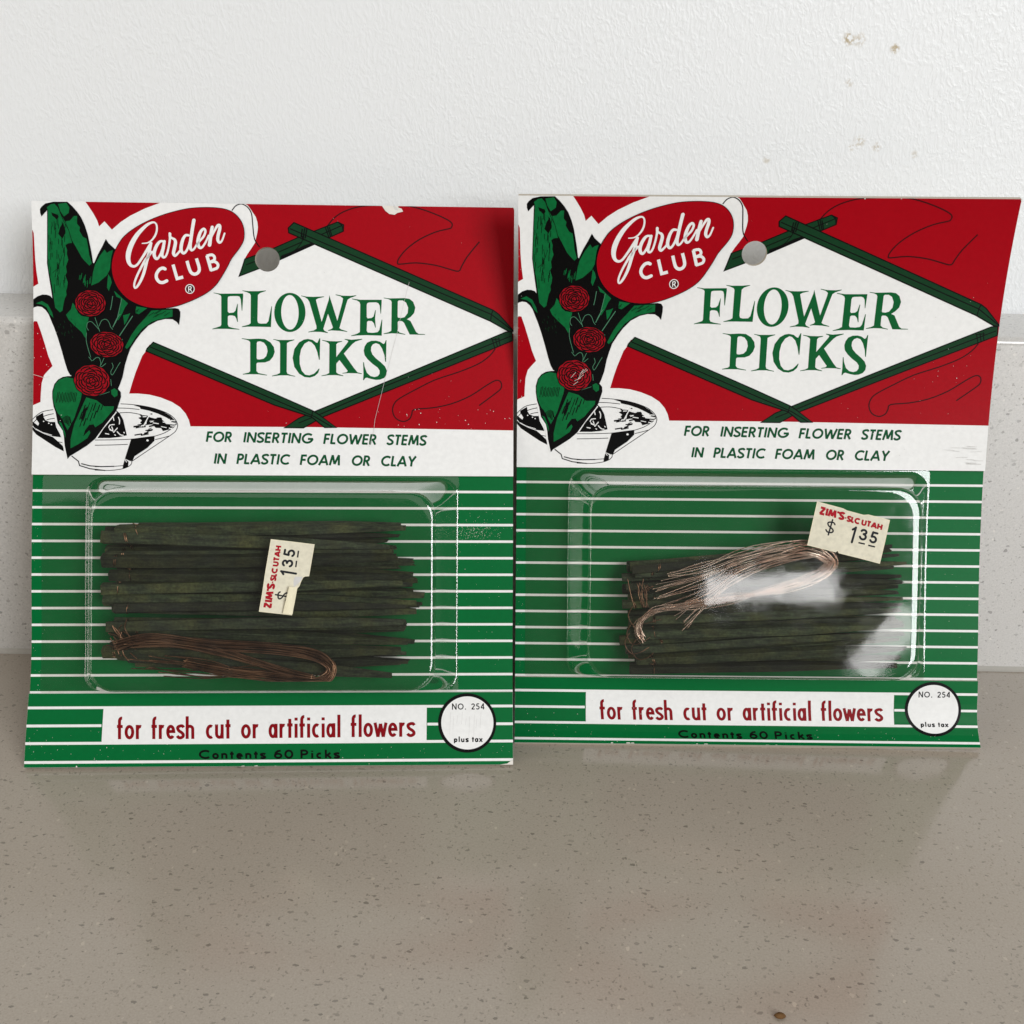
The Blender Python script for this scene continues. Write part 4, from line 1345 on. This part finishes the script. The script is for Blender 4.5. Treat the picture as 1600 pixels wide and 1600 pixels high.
def build_pack(which, card, label):
    root = bpy.data.objects.new('blister_pack', None)
    COL.objects.link(root)
    root.location = card.base
    root.empty_display_size = 0.02
    tag(root, label, 'blister pack', 'carded packs of flower picks on the counter')
    # backing sheet with its stripes
    bk = board('backing_card', card, 14.5, 71.5, -0.45, 0.0, root)
    stripes_print().emit('striped_print', card, MATS, 0.0, (0, CARD_W, 14.5, 71.5), bk)
    panel_wear(which).emit('scuff_marks', card, MATS, 0.0, (0, CARD_W, 14.5, 71.5), bk, kind='stuff')
    hd = board('header_panel', card, 68.86, CARD_H, 0.40 - 0.9, 0.95, root, hole=True)
    hb = (0.02, CARD_W - 0.02, 68.9, CARD_H - 0.02)
    header_print().emit('red_ground', card, MATS, 0.95, hb, hd, hole=True)
    border_print().emit('pick_border', card, MATS, 0.95, hb, hd, hole=True)
    bouquet_print().emit('bouquet_picture', card, MATS, 0.95, hb, hd, hole=True)
    badge_print().emit('logo_badge', card, MATS, 0.95, hb, hd, hole=True)
    title_print().emit('title_lettering', card, MATS, 0.95, hb, hd)
    instruction_print().emit('instruction_lettering', card, MATS, 0.95, hb, hd)
    header_wear(which).emit('scuff_marks', card, MATS, 0.95, hb, hd, hole=True, kind='stuff')
    ft = board('footer_panel', card, 0.0, 17.05, 0.35 - 0.85, 0.80, root)
    fb = (0.02, CARD_W - 0.02, 0.02, 17.03)
    footer_print().emit('striped_print', card, MATS, 0.80, fb, ft)
    slogan_print().emit('slogan_lettering', card, MATS, 0.80, fb, ft)
    contents_print().emit('contents_lettering', card, MATS, 0.80, fb, ft)
    circle_print(which).emit('price_circle', card, MATS, 0.80, fb, ft)
    footer_wear(which).emit('scuff_marks', card, MATS, 0.80, fb, ft, kind='stuff')
    tray = Rigid(card)
    blister(tray, root)
    if which == 0:
        sticker(tray, root, (55.5, 37.4), (2.6, 16.4), (9.8, -1.1), True, 'torn cream price sticker turned sideways')
    else:
        sticker(tray, root, (70.6, 61.3), (17.0, -4.2), (-2.1, -10.2), False, 'whole cream price sticker set at a slant')
    return root


build_pack(0, LEFT, 'left carded pack with a torn price sticker turned sideways and dull brown wire')
build_pack(1, RIGHT, 'right carded pack with a slanted whole price sticker and bright copper wire')


# ------------------------------------------------------------------ picks and wires inside the blisters
def tube(card, path, r, nseg=6):
    """tube along (u, v, d) points"""
    P = [card.world(*q) / MM for q in path]
    vs, fs = [], []
    n = len(P)
    prev = None
    for i in range(n):
        d = (P[min(i + 1, n - 1)] - P[max(i - 1, 0)]).normalized()
        a = prev if prev is not None else Vector((0.3, 0.5, 0.8))
        a = (a - d * a.dot(d))
        a = a.normalized() if a.length > 1e-4 else d.orthogonal().normalized()
        prev = a
        b = d.cross(a)
        for k in range(nseg):
            t = 2 * math.pi * k / nseg
            vs.append((P[i] + (a * math.cos(t) + b * math.sin(t)) * r) * MM)
    for i in range(n - 1):
        for k in range(nseg):
            j = (k + 1) % nseg
            fs.append((i * nseg + k, i * nseg + j, (i + 1) * nseg + j, (i + 1) * nseg + k))
    fs.append(tuple(range(nseg))[::-1])
    fs.append(tuple((n - 1) * nseg + k for k in range(nseg)))
    return vs, fs


def make_pick(card, a, b, d, w, label, group, rnd, wire, wrap=True):
    """one sharpened stick from blunt end a to point b (mm on the card), lying d above the card"""
    A, B = Vector((a[0], a[1], d + rnd.uniform(-.3, .3))), Vector((b[0], b[1], d + rnd.uniform(-.4, .4)))
    ax = (B - A).normalized()
    side = Vector((-ax.y, ax.x, 0)).normalized()
    nrm = ax.cross(side)
    L = (B - A).length
    roll = rnd.uniform(-0.65, 0.65)
    s1 = side * math.cos(roll) + nrm * math.sin(roll)
    n1 = nrm * math.cos(roll) - side * math.sin(roll)
    tl = rnd.uniform(14, 30)
    bend = rnd.uniform(-.35, .35)
    tip = rnd.uniform(0.26, 0.55)
    ch = 0.12
    st = [(0.0, 0.93), (0.25, 1.0)] + [(L * k / 9, 1.0 + rnd.uniform(-.05, .05)) for k in range(1, 8)]
    st = [s for s in st if s[0] < L - tl - 1] + [(L - tl, 1.0), (L - tl * .5, 0.5 * (1 + tip)), (L, tip)]
    vs, fs = [], []
    for (x, k) in st:
        c = A + ax * x + side * bend * math.sin(math.pi * x / L)
        h, t = w * 0.5 * k, w * 0.45 * k
        q = ch * k
        for (su, sv) in ((-h + q, -t), (h - q, -t), (h, -t + q), (h, t - q), (h - q, t), (-h + q, t), (-h, t - q), (-h, -t + q)):
            e = c + s1 * su + n1 * sv
            if x == L:
                e = e + ax * rnd.uniform(-.9, .25)
            vs.append(card.world(e.x, e.y, e.z))
    m = 8
    for i in range(len(st) - 1):
        for k in range(m):
            j = (k + 1) % m
            fs.append((i * m + k, i * m + j, (i + 1) * m + j, (i + 1) * m + k))
    fs.append(tuple(range(m))[::-1])
    fs.append(tuple((len(st) - 1) * m + k for k in range(m)))
    base = card.world(A.x, A.y, A.z)
    root = bpy.data.objects.new('flower_pick', None)
    COL.objects.link(root)
    root.location = base
    root.empty_display_size = 0.005
    tag(root, label, 'flower pick', group)
    link_mesh('stick', vs, fs, M_WOOD, root, origin=base)
    if wrap:
        pts = []
        x0 = rnd.uniform(2.2, 6.5)
        lean_ = rnd.uniform(-.5, .5)
        for k in range(rnd.choice((12, 17, 22))):
            t = 2 * math.pi * k / 12
            c = A + ax * (x0 + 0.03 * k + lean_ * math.cos(t))
            sq = 1.0 / max(abs(math.cos(t)), abs(math.sin(t))) ** 0.55
            e = c + s1 * (w * 0.5 + 0.11) * math.cos(t) * sq + n1 * (w * 0.45 + 0.11) * math.sin(t) * sq
            pts.append((e.x, e.y, e.z))
        e = Vector(pts[-1]) + s1 * rnd.uniform(.2, .8) + n1 * 0.35 - ax * rnd.uniform(.2, 1.2)
        pts.append((e.x, e.y, e.z))
        v2, f2 = tube(card, pts, 0.105, 5)
        link_mesh('wire_wrap', v2, f2, wire, root, smooth=True, origin=base)
    return root


LP = [(25.7, 57.2), (87.4, 57.9), (18.9, 55.2), (87.1, 54.1), (18.9, 52.3), (83.9, 52.0), (19.8, 49.7), (87.9, 49.3), (18.9, 47.1), (89.4, 46.6),
      (19.3, 44.3), (90.2, 43.8), (18.9, 41.8), (91.1, 42.1), (20.0, 39.1), (89.4, 38.7), (20.5, 36.3), (90.1, 35.0), (21.4, 33.4), (88.6, 31.3),
      (20.5, 30.2), (88.9, 27.7), (20.6, 26.9), (88.9, 24.4), (25.4, 24.2), (85.4, 20.9)]
RP = [(27.6, 46.3), (91.1, 52.3), (30.0, 44.4), (91.9, 48.8), (26.6, 42.0), (93.6, 45.4), (26.2, 39.1), (94.2, 42.0), (26.0, 36.5), (92.1, 39.6),
      (27.7, 33.4), (93.8, 37.0), (28.5, 30.4), (93.7, 34.4), (27.8, 27.6), (94.0, 31.8), (27.8, 25.2), (94.0, 29.0), (28.3, 23.0), (94.2, 26.6),
      (28.6, 21.4), (94.0, 23.2), (30.2, 20.6), (93.4, 20.8)]


def fill_pack(card, pts, rnd, label, group, wire, w, counts):
    pairs = [(pts[i], pts[i + 1]) for i in range(0, len(pts), 2)]
    n = len(pairs)
    for layer, (d, count) in enumerate(zip((7.4, 4.7, 2.1), counts)):
        for k in range(count):
            t = min(0.999, max(0.0, (k + (0.5 if layer != 1 else 0.2)) / count))
            i = min(int(t * (n - 1)), n - 2)
            f = t * (n - 1) - i
            a = [pairs[i][0][q] * (1 - f) + pairs[i + 1][0][q] * f for q in (0, 1)]
            b = [pairs[i][1][q] * (1 - f) + pairs[i + 1][1][q] * f for q in (0, 1)]
            s = rnd.uniform(-1.6, 2.2)
            e = 1.35 if layer == 0 else 1.5
            a = (max(18.6, a[0] + s + rnd.uniform(-.8, .8)), max(20.5, a[1] + rnd.uniform(-e, e)))
            b = (min(94.0, b[0] + s * .6 + rnd.uniform(-2.2, 1.6)), max(20.5, b[1] + rnd.uniform(-e, e) * 1.3))
            make_pick(card, a, b, d + rnd.uniform(-.9, .9), w * rnd.uniform(.78, 1.12), label, group, rnd, wire, wrap=(layer < 2 and rnd.random() < .8))


fill_pack(LEFT, LP, random.Random(41), 'dark green wooden pick lying among the picks inside the left pack', 'flower picks in the left pack', M_WIRE_L, 2.6, (12, 13, 12))
fill_pack(RIGHT, RP, random.Random(43), 'dark green wooden pick lying among the picks inside the right pack', 'flower picks in the right pack', M_WIRE_L, 2.2, (9, 11, 10))


def hank(card, strands, mat, r, label, stray=None, n_main=999):
    root = bpy.data.objects.new('wire_hank', None)
    COL.objects.link(root)
    base = card.world(*strands[0][0])
    root.location = base
    root.empty_display_size = 0.005
    tag(root, label, 'wire hank')
    for k, s in enumerate(strands):
        v, f = tube(card, s, r)
        link_mesh('wire', v, f, mat if k < n_main else stray, root, smooth=True, origin=base)
    return root


def offset_path(ctrl, off, rnd, dep, jit):
    """shift a control path sideways by off and wobble it"""
    out = []
    n = len(ctrl)
    for i in range(n):
        a, b = Vector(ctrl[max(i - 1, 0)]), Vector(ctrl[min(i + 1, n - 1)])
        d = (b - a).normalized()
        nn = Vector((-d.y, d.x))
        c = Vector(ctrl[i]) + nn * (off + rnd.uniform(-jit, jit))
        out.append((c.x, c.y, dep + rnd.uniform(-jit, jit) * .8))
    return smooth_path(out, 7)


def left_hank():
    rnd = random.Random(5)
    S = []
    upper = [(22.5, 29.0), (30.9, 31.0), (44.0, 29.3), (58.6, 28.2), (67.5, 26.6), (71.3, 23.6), (70.4, 20.6), (66.0, 19.9), (58.0, 21.0), (48.5, 22.4), (38.0, 24.6)]
    for k in range(30):
        off = -1.6 + 3.2 * k / 29
        c = [(q[0] + rnd.uniform(-.5, .5), q[1]) for q in upper]
        st = rnd.choice([0, 0, 1])
        en = rnd.choice([len(c), len(c) - 1, len(c)])
        c = c[st:en]
        p = offset_path(c, off * 0.75, rnd, 9.9 + rnd.uniform(-.7, 1.3), 0.30)
        S.append([(u, max(v, 19.9), min(max(d, 8.9), 11.8)) for u, v, d in p])
    for k in range(12):   # strands that cross from the upper to the lower side
        o = rnd.uniform(-1.2, 1.2)
        c = [(24 + rnd.uniform(0, 6), 29.5 + o), (36, 29.6 + o), (46, 27.4 + o), (54, 24.8 + o), (61, 22.4 + o * .7), (67.5, 20.9 + o * .4)]
        S.append([(u, max(v, 19.9), d) for u, v, d in offset_path(c, 0, rnd, 10.4 + rnd.uniform(-.6, 1.0), 0.2)])
    for k in range(12):
        y = rnd.uniform(20.2, 25.5)
        c = [(rnd.uniform(25, 36), y + rnd.uniform(1, 3)), (44, y + rnd.uniform(-.4, 1.2)), (54, 22.5 + rnd.uniform(-1.5, 1.5)), (62, 21.2 + rnd.uniform(-1.0, 1.2)), (68, 20.8 + rnd.uniform(-.5, .6))]
        S.append([(u, max(v, 19.9), d) for u, v, d in offset_path(c, 0, rnd, 9.8 + rnd.uniform(-.6, 1.2), 0.2)])
    for k in range(16):   # ends bunched at the blunt ends of the picks
        u, v = 21.5 + rnd.uniform(-.8, 3.2), 33.5 - k * 0.42
        c = [(u + rnd.uniform(-1.5, 1.5), v + rnd.uniform(.5, 2.6)), (u + .6, v), (u + rnd.uniform(1, 4), v - rnd.uniform(.8, 2.5))]
        S.append(offset_path(c, 0, rnd, 9.3 + rnd.uniform(-.4, 1.0), 0.2))
    return S


def right_hank():
    rnd = random.Random(9)
    S = []
    for k in range(28):
        t = k / 27
        # free end, fanned out from upper left to lower left
        e = (38.2 - 5.0 * math.sin(math.pi * min(t * 1.15, 1)) + 3.6 * max(0, t - .55) + rnd.uniform(-1, 1.4), 45.2 - 15.0 * t + rnd.uniform(-.5, .5))
        o = 1.5 - 3.0 * t
        c = [e, (44.5 + 1.5 * t, 47.0 - 10.5 * t), (53.0, 49.6 - 7.6 * t), (61.8, 51.8 - 6.0 * t), (69.3, 52.2 - 4.6 * t), (74.6 - 1.8 * t, 50.0 - 2.8 * t),
             (76.2 - 2.6 * t, 46.6 - .5 * t), (72.6 - 2.2 * t, 42.8 + 1.2 * t), (63.4, 39.6 + 1.6 * t), (51, 37.5 - 1.6 * t + .8), (40.4, 35.9 - 1.2 * t + .6)]
        if k % 3 != 2:
            c += [(32.6 - .6 * t, 34.0 - .8 * t + .6), (28.6 + 1.3 * t, 30.6), (29.6 + 1.2 * t, 27.3 + .8 * t)]
        d0 = 10.2 + rnd.uniform(-.8, 1.3)
        q = [(x + rnd.uniform(-.5, .5), y + rnd.uniform(-.75, .75), min(12.0, d0 + rnd.uniform(-.25, .25))) for x, y in c]
        S.append(smooth_path(q, 7))
    for k in range(4):   # loose loops by the blunt ends
        u, v = 28.0 + rnd.uniform(-1, 2.2), 30 + rnd.uniform(-5, 5)
        c = [(u, v + 2.4), (u - .9, v), (u + .5, v - 2.2), (u + 2.6, v - 2.0), (u + 3.6 + rnd.uniform(0, 4), v - .8)]
        S.append(offset_path(c, 0, rnd, 10 + rnd.uniform(-.6, 1), .25))
    for k in range(9):   # stray tails standing up from the bundle
        u, v = 28.0 + rnd.uniform(0, 4), 36.0
        c = [(u, v - 1), (u - .6 + rnd.uniform(-.6, .8), v + 2.6), (u + rnd.uniform(-2.2, 1.8), v + rnd.uniform(4, 7))]
        S.append(offset_path(c, 0, rnd, 9.4 + rnd.uniform(-.2, 1), .2))
    return S


hank(LEFT, left_hank(), M_WIRE_L, 0.13, 'dull brown hank of wire doubled over low in the left pack')
hank(RIGHT, right_hank(), M_WIRE_R, 0.11, 'bright copper hank of wire looped across the picks in the right pack', M_WIRE_L, 28)


# ------------------------------------------------------------------ crumb on the counter
def crumb():
    rnd = random.Random(2)
    vs, fs = [], []
    for i in range(5):
        for k in range(10):
            a, b = 2 * math.pi * k / 10, math.pi * i / 4 - math.pi / 2
            r = rnd.uniform(0.85, 1.15)
            vs.append(Vector((50.6 + 1.15 * r * math.cos(a) * math.cos(b), -120.4 + 0.75 * r * math.sin(a) * math.cos(b), 0.42 + 0.42 * math.sin(b))) * MM)
    for i in range(4):
        for k in range(10):
            j = (k + 1) % 10
            fs.append((i * 10 + k, i * 10 + j, (i + 1) * 10 + j, (i + 1) * 10 + k))
    o = link_mesh('crumb', vs, fs, print_mat('brown_crumb', (0.16, 0.085, 0.035), rough=0.8, var=0.25), smooth=True)
    tag(o, 'tiny brown crumb lying on the bare countertop in front of the packs', 'crumb')


crumb()
